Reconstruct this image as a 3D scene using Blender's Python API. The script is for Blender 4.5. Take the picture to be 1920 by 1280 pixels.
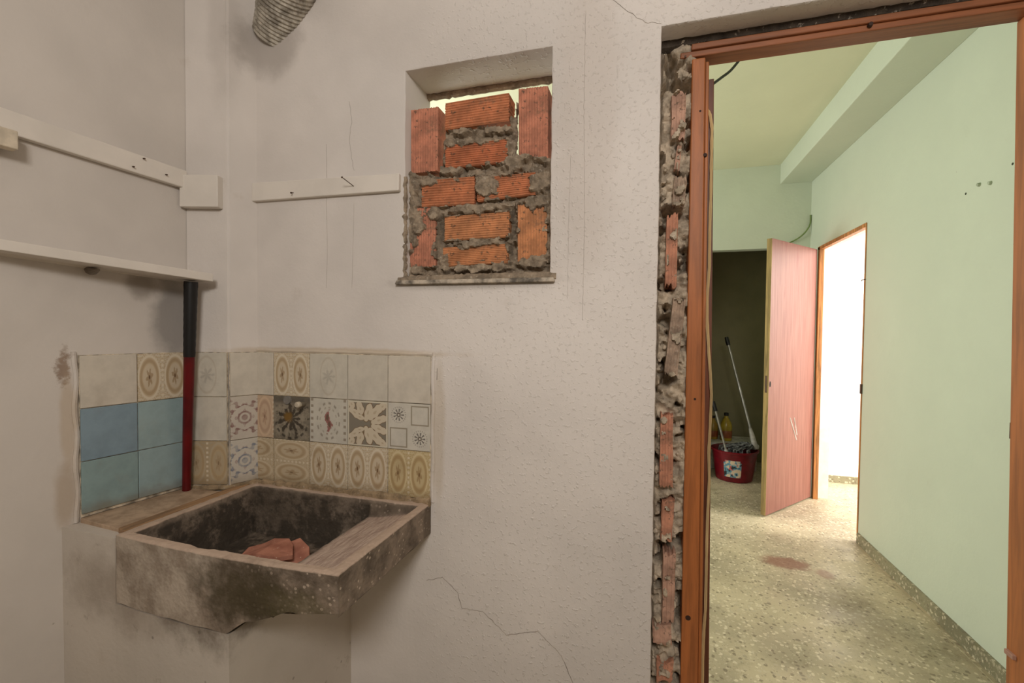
import bpy, bmesh, math, random
from mathutils import Vector, Matrix, noise
random.seed(7)
for o in list(bpy.data.objects): bpy.data.objects.remove(o)
sc = bpy.context.scene
COL = sc.collection

# ---------------------------------------------------------------- camera
FPX, CYP = 861.15, 649.3
YAW, PITCH, ROLL = -0.2829, -0.0267, 0.0098
CAM = Vector((1.3158, -1.3069, 1.28))
_f = Vector((math.sin(YAW)*math.cos(PITCH), math.cos(YAW)*math.cos(PITCH), math.sin(PITCH)))
_r0 = Vector((math.cos(YAW), -math.sin(YAW), 0)); _u0 = _r0.cross(_f)
_r = _r0*math.cos(ROLL) + _u0*math.sin(ROLL); _u = -_r0*math.sin(ROLL) + _u0*math.cos(ROLL)
cd = bpy.data.cameras.new('camera'); cam = bpy.data.objects.new('camera', cd); COL.objects.link(cam)
cd.sensor_width = 36; cd.sensor_fit = 'HORIZONTAL'; cd.lens = FPX/1920*36; cd.shift_y = (CYP-640)/1920
cd.clip_start = 0.02
M = Matrix(((_r.x, _u.x, -_f.x, CAM.x), (_r.y, _u.y, -_f.y, CAM.y), (_r.z, _u.z, -_f.z, CAM.z), (0, 0, 0, 1)))
cam.matrix_world = M
sc.camera = cam

# ---------------------------------------------------------------- world, lights, exposure
sc.view_settings.view_transform = 'Standard'; sc.view_settings.look = 'None'
sc.view_settings.gamma = 1; sc.view_settings.use_curve_mapping = False
sc.view_settings.exposure = 0.0
w = bpy.data.worlds.new('world'); sc.world = w; w.use_nodes = True
w.node_tree.nodes['Background'].inputs[0].default_value = (0.75, 0.85, 1, 1)
w.node_tree.nodes['Background'].inputs[1].default_value = 0.6
def area(name, loc, target, sx, sy, power, color):
    l = bpy.data.lights.new(name, 'AREA'); l.shape = 'RECTANGLE'; l.size = sx; l.size_y = sy
    l.energy = power; l.color = color
    o = bpy.data.objects.new(name, l); COL.objects.link(o); o.location = loc
    d = Vector(target)-Vector(loc); o.rotation_euler = d.to_track_quat('-Z', 'Y').to_euler()
    return o
# daylight in the window behind the camera, in an unseen side window added to light the inner room, and in the bright space past the far doorway
area('daylight_kitchen_window', (1.65, -2.36, 2.42), (1.3, 0, 1.3), 0.7, 0.42, 33, (1.0, 0.95, 0.89))
area('daylight_added_window', (-0.82, 1.6, 1.6), (2, 1.6, 1.6), 1.5, 1.2, 50, (1.0, 0.98, 0.93))
area('daylight_outer_space', (4.6, 2.3, 1.9), (2.8, 2.7, 0.9), 1.6, 1.9, 125, (1.0, 0.95, 0.88))

# ---------------------------------------------------------------- pixel -> point on a real plane
def ray(px, py): return _f + _r*((px-960)/FPX) - _u*((py-CYP)/FPX)
def PY(px, py, v=0.0): d = ray(px, py); return CAM + d*((v-CAM.y)/d.y)
def PZ(px, py, v): d = ray(px, py); return CAM + d*((v-CAM.z)/d.z)
def PX(px, py, v): d = ray(px, py); return CAM + d*((v-CAM.x)/d.x)
LA, LD = Vector((-0.175, -0.13, 0)), Vector((-0.035, -0.28, 0)).normalized()     # left wall line, runs towards the camera
LN = Vector((-LD.y, LD.x, 0))                                                    # its normal, into the room
if LN.x < 0: LN = -LN
def PL(px, py, off=0.0):
    d = ray(px, py); t = ((LA-CAM).dot(LN)+off)/(d.dot(LN)); return CAM + d*t
def LW(s, off, z): q = LA + LD*s + LN*off; return Vector((q.x, q.y, z))          # s along the wall from the pillar

# ---------------------------------------------------------------- materials
def lin(c):
    def g(v):
        v /= 255.0
        return v/12.92 if v <= 0.04045 else ((v+0.055)/1.055)**2.4
    return (g(c[0]), g(c[1]), g(c[2]), 1)
class S:
    def __init__(s, nb, k): s.nb, s.k = nb, k
    def __add__(s, o): return s.nb.m('ADD', s, o)
    __radd__ = __add__
    def __sub__(s, o): return s.nb.m('SUBTRACT', s, o)
    def __rsub__(s, o): return s.nb.m('SUBTRACT', o, s)
    def __mul__(s, o): return s.nb.m('MULTIPLY', s, o)
    __rmul__ = __mul__
    def __truediv__(s, o): return s.nb.m('DIVIDE', s, o)
    def abs(s): return s.nb.m('ABSOLUTE', s)
    def sq(s): return s.nb.m('MULTIPLY', s, s)
    def sqrt(s): return s.nb.m('SQRT', s)
    def max(s, o): return s.nb.m('MAXIMUM', s, o)
    def min(s, o): return s.nb.m('MINIMUM', s, o)
    def sin(s): return s.nb.m('SINE', s)
class NB:
    def __init__(s, name):
        s.mat = bpy.data.materials.new(name); s.mat.use_nodes = True; s.nt = s.mat.node_tree
        s.b = s.nt.nodes['Principled BSDF']; s._c = {}
    def n(s, t): return s.nt.nodes.new(t)
    def put(s, sock, v):
        if isinstance(v, S): s.nt.links.new(v.k, sock)
        elif isinstance(v, (tuple, list)) and len(v) == 3 and sock.type == 'RGBA': sock.default_value = lin(v)
        else: sock.default_value = v
    def m(s, op, a, b=None, c=None):
        x = s.n('ShaderNodeMath'); x.operation = op
        for i, v in enumerate((a, b, c)):
            if v is not None: s.put(x.inputs[i], v)
        return S(s, x.outputs[0])
    def pos(s):
        if 'p' not in s._c: s._c['p'] = S(s, s.n('ShaderNodeNewGeometry').outputs['Position'])
        return s._c['p']
    def obj(s):
        if 'o' not in s._c: s._c['o'] = S(s, s.n('ShaderNodeTexCoord').outputs['Object'])
        return s._c['o']
    def sep(s, v):
        x = s.n('ShaderNodeSeparateXYZ'); s.put(x.inputs[0], v); return [S(s, x.outputs[i]) for i in range(3)]
    def comb(s, a, b, c):
        x = s.n('ShaderNodeCombineXYZ')
        for i, v in enumerate((a, b, c)): s.put(x.inputs[i], v)
        return S(s, x.outputs[0])
    def vscale(s, v, k):
        x = s.n('ShaderNodeVectorMath'); x.operation = 'MULTIPLY'; s.put(x.inputs[0], v); x.inputs[1].default_value = k
        return S(s, x.outputs[0])
    def vadd(s, v, k):
        x = s.n('ShaderNodeVectorMath'); x.operation = 'ADD'; s.put(x.inputs[0], v); s.put(x.inputs[1], k)
        return S(s, x.outputs[0])
    def noise(s, v, scale, detail=4, rough=0.55, dist=0.0):
        x = s.n('ShaderNodeTexNoise'); s.put(x.inputs['Vector'], v); x.inputs['Scale'].default_value = scale
        x.inputs['Detail'].default_value = detail; x.inputs['Roughness'].default_value = rough
        x.inputs['Distortion'].default_value = dist
        return S(s, x.outputs['Fac'])
    def vor(s, v, scale, feature='F1', out='Distance', rand=1.0):
        x = s.n('ShaderNodeTexVoronoi'); x.feature = feature; s.put(x.inputs['Vector'], v)
        x.inputs['Scale'].default_value = scale; x.inputs['Randomness'].default_value = rand
        return S(s, x.outputs[out])
    def ramp(s, v, a, b, lo=0.0, hi=1.0):
        x = s.n('ShaderNodeMapRange'); x.interpolation_type = 'SMOOTHSTEP'
        for i, q in enumerate((v, a, b, lo, hi)): s.put(x.inputs[i], q)
        return S(s, x.outputs[0])
    def mix(s, f, a, b):
        x = s.n('ShaderNodeMix'); x.data_type = 'RGBA'; s.put(x.inputs[0], f); s.put(x.inputs[6], a); s.put(x.inputs[7], b)
        return S(s, x.outputs[2])
    def blob(s, c, r, soft=0.5, dist=0.25, nscale=9.0):
        """irregular patch of colour round a point, radii r"""
        p = s.sep(s.pos()); q = None
        for i in range(3):
            if r[i] is None: continue
            t = ((p[i]-c[i])*(1.0/r[i])).sq(); q = t if q is None else q+t
        d = q.sqrt() + (s.noise(s.pos(), nscale, 5, 0.65)-0.5)*(4*dist)
        return s.ramp(d, 1.0+soft*0.3, 1.0-soft, 0.0, 1.0)
    def bump(s, h, strength=0.3, dist=0.01):
        x = s.n('ShaderNodeBump'); x.inputs['Strength'].default_value = strength; x.inputs['Distance'].default_value = dist
        s.put(x.inputs['Height'], h); s.nt.links.new(x.outputs[0], s.b.inputs['Normal'])
    def done(s, col, rough=0.8, metal=0.0, spec=0.4):
        s.put(s.b.inputs['Base Color'], col); s.put(s.b.inputs['Roughness'], rough)
        s.b.inputs['Metallic'].default_value = metal; s.b.inputs['Specular IOR Level'].default_value = spec
        return s.mat

def m_plain(name, c, rough=0.7, metal=0.0, var=0.12, scale=14, bump=0.0, bscale=40):
    b = NB(name); n = b.noise(b.obj(), scale, 5, 0.6)
    dk = tuple(v*(1-var*1.6) for v in c); lt = tuple(min(255, v*(1+var*0.5)) for v in c)
    if bump: b.bump(b.noise(b.obj(), bscale, 5, 0.6), bump, 0.005)
    return b.done(b.mix(b.ramp(n, 0.3, 0.7), dk, lt), rough, metal)

def m_plaster(name, base, stip=1.0, mot=1.0):
    b = NB(name); p = b.pos(); x, y, z = b.sep(p)
    n1 = b.noise(p, 1.3, 4, 0.6); n2 = b.noise(p, 9, 6, 0.65); n3 = b.noise(p, 70, 3, 0.6)
    dk = tuple(v*(1-0.07*mot) for v in base)
    c = b.mix(b.ramp(n1, 0.35, 0.65), base, dk)
    c = b.mix(b.ramp(n2, 0.62, 0.8)*(0.25*mot), c, (176, 160, 140))
    fly = b.ramp(b.vor(p, 4.0)+(b.noise(p, 200, 2)-0.5)*0.03, 0.014, 0.007)                    # scattered fly specks
    c = b.mix(fly*0.45, c, (120, 106, 92))
    st = b.ramp(x, 0.55, 0.95)                                   # coarser render towards the doorway
    peb = b.ramp(b.noise(p, 85, 2, 0.5), 0.56, 0.72)
    b.bump(n2*0.7 + n3*0.12 + peb*st*(1.0*stip) + b.noise(p, 3.0, 2)*1.2, 0.32, 0.012)
    return b, c

def f_kitchen_wall():
    b, c = m_plaster('kitchen_plaster', (225, 217, 210))
    for ctr, r, col, a in (
        ((0.06, 0, 2.26), (0.13, 0.2, 0.12), (110, 98, 88), 0.42),        # darker round the flue
        ((-0.05, -0.1, 2.30), (0.06, 0.1, 0.32), (140, 128, 118), 0.2),
        ((0.81, 0, 1.44), (0.30, 0.1, 0.028), (150, 140, 128), 0.5),     # under the sill
        ((0.70, 0, 0.98), (0.024, 0.1, 0.26), (186, 168, 140), 0.4),     # along the tile edge
        ((0.30, 0, 1.215), (0.5, 0.2, 0.016), (190, 170, 140), 0.6),
        ((1.15, 0, 1.9), (0.10, 0.1, 0.5), (200, 188, 178), 0.4)):
        c = b.mix(b.blob(ctr, r)*a, c, col)
    return b.done(c, 0.62, spec=0.35)
def f_left_wall():
    b, c = m_plaster('left_plaster', (216, 208, 200), 0.2)
    q = PL(118, 690); q2 = PL(128, 790); q3 = PL(265, 535); q4 = PL(125, 930)
    c = b.mix(b.blob(tuple(q), (0.3, 0.018, 0.05), 0.6, 0.6, 60)*0.75, c, (132, 102, 76))
    for ctr, r, col, a in (
        (tuple(q2), (0.3, 0.020, 0.16), (192, 170, 142), 0.5),
        (tuple(q4), (0.3, 0.03, 0.10), (170, 146, 116), 0.5),
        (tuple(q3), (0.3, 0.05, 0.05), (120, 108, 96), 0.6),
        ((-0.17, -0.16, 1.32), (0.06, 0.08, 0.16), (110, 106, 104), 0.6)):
        c = b.mix(b.blob(ctr, r)*a, c, col)
    return b.done(c, 0.6, spec=0.35)
def f_pier():
    b, c = m_plaster('pier_plaster', (206, 196, 184), 0.3)
    p = b.pos()
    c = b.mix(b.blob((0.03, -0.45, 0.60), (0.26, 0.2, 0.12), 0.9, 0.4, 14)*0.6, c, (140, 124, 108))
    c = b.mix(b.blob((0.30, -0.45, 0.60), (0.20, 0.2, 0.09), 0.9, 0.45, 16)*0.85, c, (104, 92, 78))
    c = b.mix(b.ramp(b.noise(p, 22, 6, 0.7), 0.6, 0.72)*0.5, c, (136, 122, 106))
    c = b.mix(b.ramp(b.vor(p, 16), 0.09, 0.05)*0.5, c, (98, 88, 78))
    return b.done(c, 0.85)
def f_green():
    b, c = m_plaster('green_paint', (208, 216, 197), 0.0, 0.3)
    return b.done(c, 0.6)
def f_inner_ceiling():
    b, c = m_plaster('inner_ceiling_paint', (222, 223, 194), 0.0, 0.3); return b.done(c, 0.7)
def f_terrazzo(name, base, stain=True):
    b = NB(name); p = b.pos()
    nn = b.n('ShaderNodeTexNoise'); b.put(nn.inputs['Vector'], p); nn.inputs['Scale'].default_value = 45; nn.inputs['Detail'].default_value = 3
    pd = b.vadd(p, b.vscale(S(b, nn.outputs['Color']), (0.022, 0.022, 0.022)))
    vd = b.vor(pd, 58); vc = b.sep(b.vor(pd, 58, out='Color')); vs2 = b.vor(pd, 130); vc2 = b.sep(b.vor(pd, 130, out='Color'))
    chip = b.ramp(vd, 0.50, 0.38)
    g = b.mix(b.ramp(b.noise(p, 2.2, 4), 0.35, 0.65), base, tuple(v*0.84 for v in base))
    ch = b.mix(b.ramp(vc[0], 0.15, 0.7), (118, 106, 86), (226, 214, 188))
    c = b.mix(chip*b.ramp(vc[1], 0.25, 0.6)*0.75, g, ch)
    c = b.mix(b.ramp(vs2, 0.45, 0.30)*b.ramp(vc2[1], 0.5, 0.7)*0.55, c, b.mix(vc2[0], (120, 108, 86), (224, 212, 186)))
    c = b.mix(b.ramp(b.noise(p, 3.4, 6, 0.7), 0.56, 0.72)*0.45, c, (118, 108, 78))
    if stain:
        c = b.mix(b.blob((2.10, 1.60, 0), (0.135, 0.085, None), 0.4, 0.3, 16)*0.75, c, (128, 74, 54))
        c = b.mix(b.blob((2.27, 1.52, 0), (0.05, 0.06, None), 0.5, 0.2, 14)*0.6, c, (138, 88, 66))
        c = b.mix(b.blob((2.30, 1.15, 0), (0.18, 0.35, None), 0.9, 0.5, 16)*0.4, c, (96, 84, 60))
    b.bump(b.noise(p, 60, 3)*0.5 + vd*0.4, 0.15, 0.004)
    return b.done(c, b.ramp(b.noise(p, 5, 4), 0.3, 0.7, 0.34, 0.6), spec=0.5)
def f_brick(name, c0):
    b = NB(name); p = b.obj()
    n = b.noise(p, 26, 5, 0.6)
    c = b.mix(b.ramp(n, 0.35, 0.65), tuple(v*0.82 for v in c0), c0)
    c = b.mix(b.ramp(b.noise(p, 60, 5, 0.7), 0.57, 0.66)*0.85, c, (88, 74, 62))
    c = b.mix(b.ramp(b.noise(b.vadd(p, (5, 5, 5)), 16, 5, 0.7), 0.55, 0.68)*0.7, c, (128, 100, 80))
    c = b.mix(b.ramp(b.noise(b.vadd(p, (3, 1, 7)), 40, 4, 0.6), 0.66, 0.74)*0.6, c, (210, 170, 140))
    b.bump(n + b.noise(p, 160, 3)*0.4, 0.3, 0.003)
    return b.done(c, 0.85)
def f_mortar(name, c0):
    b = NB(name); p = b.pos()
    n = b.noise(p, 28, 6, 0.65)
    c = b.mix(b.ramp(n, 0.3, 0.7), tuple(v*0.70 for v in c0), c0)
    c = b.mix(b.ramp(b.noise(p, 75, 4, 0.6), 0.58, 0.72)*0.6, c, (206, 194, 176))
    b.bump(b.noise(p, 120, 5, 0.7), 0.7, 0.006)
    return b.done(c, 0.95, spec=0.2)
def f_wood(name, c0, axis=2, dark=0.62, rough=0.5):
    b = NB(name); k = [22, 22, 22]; k[axis] = 1.4
    p = b.vscale(b.obj(), tuple(k))
    n = b.noise(p, 2.2, 6, 0.62, 0.6); n2 = b.noise(p, 9, 4, 0.6)
    c = b.mix(b.ramp(n, 0.3, 0.68), tuple(v*dark for v in c0), c0)
    c = b.mix(b.ramp(n2, 0.55, 0.75)*0.3, c, tuple(v*0.68 for v in c0))
    b.bump(n+n2*0.5, 0.12, 0.004)
    return b.done(c, rough)
def f_sink():
    b = NB('sink_concrete'); p = b.pos(); x, y, z = b.sep(p)
    ag = b.vor(p, 95); agc = b.sep(b.vor(p, 95, out='Color'))
    base = b.mix(b.ramp(b.noise(p, 14, 6, 0.65), 0.32, 0.68), (96, 84, 72), (146, 130, 114))
    chips = b.ramp(ag, 0.42, 0.30)*b.ramp(agc[0], 0.62, 0.78)
    c = b.mix(chips*b.ramp(x, 0.30, 0.60)*0.75, base, (198, 180, 162))
    # limewash run down over the left of the front and the top edge
    lime = b.ramp(x + (b.noise(p, 12, 6, 0.7)-0.5)*0.34, 0.40, 0.24)*b.ramp(y, -0.42, -0.44)
    c = b.mix(lime*0.85, c, b.mix(b.ramp(b.noise(p, 9, 6, 0.7), 0.38, 0.62), (152, 137, 121), (190, 176, 160)))
    rim = b.ramp(z + (b.noise(p, 30, 4, 0.6)-0.5)*0.006, 0.7425, 0.7465)
    c = b.mix(rim*0.85, c, (196, 172, 152))
    bed = b.ramp(x, 0.475, 0.50)*b.ramp(y, -0.425, -0.41)*b.ramp(z, 0.688, 0.694)*b.ramp(y, -0.04, -0.06)*b.ramp(x, 0.648, 0.642)
    wp = b.vscale(p, (60, 8, 60))
    bc = b.mix(b.ramp(b.noise(wp, 2, 5, 0.7), 0.35, 0.65), (166, 142, 128), (204, 182, 166))
    c = b.mix(bed*0.9, c, bc)
    inn = b.ramp(z, 0.742, 0.725)*b.ramp(y, -0.435, -0.425)*b.ramp(x, 0.49, 0.475)     # mould in the wet part of the basin
    mould = b.ramp(b.noise(p, 11, 7, 0.72), 0.36, 0.58)
    c = b.mix(inn*b.ramp(mould, 0, 1, 0.12, 0.88), c, (50, 44, 36))
    bk = b.ramp(y, -0.06, -0.035)*b.ramp(z, 0.745, 0.735)*b.ramp(b.noise(p, 8, 5), 0.3, 0.6)
    c = b.mix(bk*0.5, c, (70, 60, 48))
    moss = b.blob((0.43, -0.46, 0.66), (0.17, 0.06, 0.08), 0.9, 0.5, 14)
    c = b.mix(moss*0.85, c, (70, 60, 38))
    c = b.mix(b.blob((0.58, -0.46, 0.66), (0.09, 0.06, 0.04), 0.9, 0.5, 14)*0.6, c, (96, 88, 58))
    b.bump(b.noise(p, 40, 6, 0.65)+ag*0.5, 0.45, 0.006)
    return b.done(c, 0.88)

MAT = {}
MAT['kitchen'] = f_kitchen_wall(); MAT['left'] = f_left_wall(); MAT['pier'] = f_pier(); MAT['green'] = f_green()
MAT['inner_ceiling'] = f_inner_ceiling()
MAT['terrazzo'] = f_terrazzo('terrazzo_floor', (198, 184, 154)); MAT['terrazzo_skirt'] = f_terrazzo('terrazzo_skirting', (150, 144, 116), False)
MAT['unseen'] = m_plain('low_bounce_plaster', (188, 178, 166), 0.8, var=0.04)  # darkened to cut the bounce from the unseen kitchen walls
MAT['white_wall'] = m_plain('white_outer_wall', (246, 243, 238), 0.7, var=0.03)
MAT['white_ceiling'] = m_plain('white_ceiling', (226, 222, 216), 0.8, var=0.03)
MAT['mortar'] = f_mortar('grey_mortar', (176, 158, 136)); MAT['rubble'] = f_mortar('crumbled_mortar', (212, 194, 170))
MAT['brick'] = [f_brick('orange_brick', (206, 132, 92)), f_brick('salmon_brick', (208, 140, 112)), f_brick('tan_brick', (214, 148, 102)), f_brick('deep_orange_brick', (200, 122, 84))]
MAT['shard'] = [f_brick('pink_shard', (200, 158, 136)), f_brick('orange_shard', (204, 144, 116)), f_mortar('grey_shard', (196, 170, 148))]
MAT['frame'] = f_wood('red_brown_frame', (178, 106, 56), 2, 0.8); MAT['frame_h'] = f_wood('red_brown_head', (154, 94, 58), 0, 0.78); MAT['frame_shaded'] = f_wood('shaded_stop', (118, 66, 42), 2, 0.75)  # third wood: the frame's colour darkened for its poor light behind the jamb
MAT['raw_wood'] = f_wood('raw_wood_edge', (206, 176, 126), 2, 0.75, 0.8)
MAT['orange_wood'] = f_wood('orange_casing', (214, 146, 84))
MAT['sink'] = f_sink()
MAT['white_paint'] = m_plain('white_painted_wood', (224, 216, 206), 0.5, var=0.025, scale=5, bump=0.1)
MAT['yellow_paint'] = m_plain('yellowed_wood', (220, 206, 184), 0.6, var=0.1)
MAT['grout'] = m_plain('dirty_grout', (204, 190, 168), 0.9, var=0.25, scale=30)
MAT['steel'] = m_plain('rusty_nail', (92, 72, 58), 0.6, 0.6)
MAT['black'] = m_plain('black_rubber', (22, 21, 21), 0.45, var=0.1); MAT['dark'] = m_plain('dark_gap', (40, 34, 30), 0.9)
MAT['red'] = m_plain('red_lacquer', (100, 13, 18), 0.3, var=0.12)
MAT['chrome'] = m_plain('dull_metal_pole', (168, 166, 160), 0.35, 0.7)
MAT['crack'] = m_plain('crack_shadow', (176, 164, 152), 0.95)
MAT['crack_dark'] = m_plain('hairline_dark', (150, 138, 126), 0.95)

# ---------------------------------------------------------------- mesh helpers
class B:
    def __init__(s): s.bm = bmesh.new()
    def box(s, x0, x1, y0, y1, z0, z1, bev=0.0):
        vs = [s.bm.verts.new(p) for p in ((x0,y0,z0),(x1,y0,z0),(x1,y1,z0),(x0,y1,z0),(x0,y0,z1),(x1,y0,z1),(x1,y1,z1),(x0,y1,z1))]
        fs = [s.bm.faces.new([vs[i] for i in q]) for q in ((0,3,2,1),(4,5,6,7),(0,1,5,4),(1,2,6,5),(2,3,7,6),(3,0,4,7))]
        if bev:
            es = list({e for f in fs for e in f.edges})
            bmesh.ops.bevel(s.bm, geom=es, offset=bev, segments=2, affect='EDGES', profile=0.5)
        return s
    def hexa(s, pts, bev=0.0):
        """eight corners: bottom four then top four, in order round"""
        vs = [s.bm.verts.new(p) for p in pts]
        fs = [s.bm.faces.new([vs[i] for i in q]) for q in ((0,3,2,1),(4,5,6,7),(0,1,5,4),(1,2,6,5),(2,3,7,6),(3,0,4,7))]
        if bev:
            bmesh.ops.bevel(s.bm, geom=list({e for f in fs for e in f.edges}), offset=bev, segments=2, affect='EDGES', profile=0.5)
        return s
    def prism(s, poly, z0, z1):
        lo = [s.bm.verts.new((p[0], p[1], z0)) for p in poly]; hi = [s.bm.verts.new((p[0], p[1], z1)) for p in poly]
        n = len(poly); s.bm.faces.new(lo[::-1]); s.bm.faces.new(hi)
        for i in range(n): s.bm.faces.new((lo[i], lo[(i+1)%n], hi[(i+1)%n], hi[i]))
        return s
    def tube(s, pts, rad, n=12, cap=True):
        pts = [Vector(p) for p in pts]; rads = rad if isinstance(rad, (list, tuple)) else [rad]*len(pts)
        rings = []; t0 = (pts[1]-pts[0]).normalized(); a = t0.orthogonal().normalized()
        for i, p in enumerate(pts):
            t = (pts[min(i+1, len(pts)-1)]-pts[max(i-1, 0)]).normalized()
            a = (a - t*a.dot(t)).normalized(); c = t.cross(a)
            rings.append([s.bm.verts.new(p+(a*math.cos(k*math.tau/n)+c*math.sin(k*math.tau/n))*rads[i]) for k in range(n)])
        for i in range(len(rings)-1):
            for k in range(n): s.bm.faces.new((rings[i][k], rings[i][(k+1)%n], rings[i+1][(k+1)%n], rings[i+1][k]))
        if cap: s.bm.faces.new(rings[0][::-1]); s.bm.faces.new(rings[-1])
        return s
    def lathe(s, prof, c=(0,0,0), n=32):
        rings = [[s.bm.verts.new((c[0]+r*math.cos(k*math.tau/n), c[1]+r*math.sin(k*math.tau/n), c[2]+z)) for k in range(n)] for r, z in prof]
        for i in range(len(rings)-1):
            for k in range(n): s.bm.faces.new((rings[i][k], rings[i][(k+1)%n], rings[i+1][(k+1)%n], rings[i+1][k]))
        return s
    def build(s, name, mat, parent=None, smooth=False, loc=None):
        bmesh.ops.recalc_face_normals(s.bm, faces=s.bm.faces)
        me = bpy.data.meshes.new(name); s.bm.to_mesh(me); s.bm.free()
        return link(name, me, mat, parent, smooth, loc)
def link(name, me, mat, parent=None, smooth=False, loc=None):
    for mm in (mat if isinstance(mat, (list, tuple)) else [mat]): me.materials.append(mm)
    if smooth:
        for p in me.polygons: p.use_smooth = True
        try: me.set_sharp_from_angle(angle=math.radians(40))
        except Exception: pass
    o = bpy.data.objects.new(name, me); COL.objects.link(o)
    if loc is not None: o.location = loc
    if parent: o.parent = parent
    return o
def pyd(name, v, f, mat, parent=None, smooth=False, loc=None):
    me = bpy.data.meshes.new(name); me.from_pydata([tuple(q) for q in v], [], f); me.update()
    return link(name, me, mat, parent, smooth, loc)
def tag(o, label=None, cat=None, group=None, kind=None):
    if label: o['label'] = label
    if cat: o['category'] = cat
    if group: o['group'] = group
    if kind: o['kind'] = kind
    return o
def empty(name, loc=(0, 0, 0)):
    o = bpy.data.objects.new(name, None); COL.objects.link(o); o.location = loc; o.empty_display_size = 0.05
    return o
def struct(o, label=None): return tag(o, label, kind='structure')
def fr(p, s, oc=4): return noise.fractal(Vector(p)*s, 1.0, 2.1, oc)

# ================================================================ THE SETTING
CEIL = 2.85; T = 0.17
WX0, WX1, WZ0, WZ1 = 0.580, 1.046, 1.448, 2.100            # window opening
DX0, DX1, DZ1 = 1.344, 2.235, 2.104                         # rough door opening
def jit_line(a, b, step=0.02, amp=0.0016):
    n = max(2, int((Vector(b)-Vector(a)).length/step)); out = []
    for i in range(n):
        t = i/n; x = a[0]+(b[0]-a[0])*t; z = a[1]+(b[1]-a[1])*t
        k = 0 if i == 0 else amp*noise.noise(Vector((x*30, z*30, 3.3)))*1.6
        out.append((x+k, z+k*0.7))
    return out
def loop(cs):
    o = []
    for i in range(len(cs)): o += jit_line(cs[i], cs[(i+1) % len(cs)])
    return o
def build_back_wall():
    bm = bmesh.new()
    XL, XR = -0.55, 2.95
    win = loop([(WX0, WZ0), (WX1, WZ0), (WX1, WZ1), (WX0, WZ1)])
    dj = jit_line((DX0, 0.0), (DX0, DZ1)) + jit_line((DX0, DZ1), (DX1, DZ1)) + jit_line((DX1, DZ1), (DX1, 0.0)) + [(DX1, 0.0)]
    outer = [(XL, 0.0)] + dj + [(XR, 0.0), (XR, CEIL), (XL, CEIL)]
    wc = (0.5*(WX0+WX1), 0.5*(WZ0+WZ1))
    def grow(p, e): return (p[0]+(e if p[0] > wc[0] else -e)*(1 if min(abs(p[0]-WX0), abs(p[0]-WX1)) < 0.006 else 0),
                            p[1]+(e if p[1] > wc[1] else -e)*(1 if min(abs(p[1]-WZ0), abs(p[1]-WZ1)) < 0.006 else 0))
    def growd(p, e):
        x, z = p
        if abs(x-DX0) < 0.006: x -= e
        if abs(x-DX1) < 0.006: x += e
        if abs(z-DZ1) < 0.006: z += e
        return (x, z)
    prof = [(0.006, 0.0), (0.0018, 0.0018), (0.0, 0.006), (0.0, T)]      # rounded plaster arris
    W = [[bm.verts.new((grow(p, e)[0], y, grow(p, e)[1])) for p in win] for e, y in prof]
    O = [[bm.verts.new((growd(p, e)[0], y, growd(p, e)[1])) for p in outer] for e, y in prof]
    for ring, closed in ((W, True), (O, True)):
        for i in range(3):
            n = len(ring[0])
            for k in range(n):
                try: bm.faces.new((ring[i][k], ring[i][(k+1) % n], ring[i+1][(k+1) % n], ring[i+1][k]))
                except ValueError: pass
    for i, mi in ((0, 0), (3, 1)):
        es = []
        for R in (W, O):
            n = len(R[i])
            for k in range(n):
                e = bm.edges.get((R[i][k], R[i][(k+1) % n])); es.append(e)
        r = bmesh.ops.triangle_fill(bm, use_beauty=True, use_dissolve=False, edges=es)
        for g in r['geom']:
            if isinstance(g, bmesh.types.BMFace): g.material_index = mi
    bmesh.ops.recalc_face_normals(bm, faces=bm.faces)
    me = bpy.data.meshes.new('wall_back'); bm.to_mesh(me); bm.free()
    o = link('wall_back', me, [MAT['kitchen'], MAT['green']], None, True)
    return struct(o, 'off white plastered wall with bricked-up window and stripped doorway')
WALL = build_back_wall()

# left wall (runs a few degrees off square), pillar in the corner
lw_far, lw_near = LW(-0.12, 0, 0), LW(2.36, 0, 0)
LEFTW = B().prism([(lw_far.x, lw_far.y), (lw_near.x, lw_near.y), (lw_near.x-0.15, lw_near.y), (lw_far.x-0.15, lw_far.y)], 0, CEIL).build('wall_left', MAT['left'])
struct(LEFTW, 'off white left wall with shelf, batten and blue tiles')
PC = [(0.002, 0.004), (-0.040, -0.080), (-0.172, -0.121), (-0.20, 0.004)]
pil = B().prism(PC, 0, CEIL)
bmesh.ops.bevel(pil.bm, geom=[e for e in pil.bm.edges if abs(e.verts[0].co.z-e.verts[1].co.z) > 1 and abs(e.verts[0].co.x+0.040) < 0.01], offset=0.006, segments=3, affect='EDGES')
PILLAR = struct(pil.build('wall_pillar', MAT['kitchen'], None, True), 'narrow plastered corner pillar beside the sink')
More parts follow.
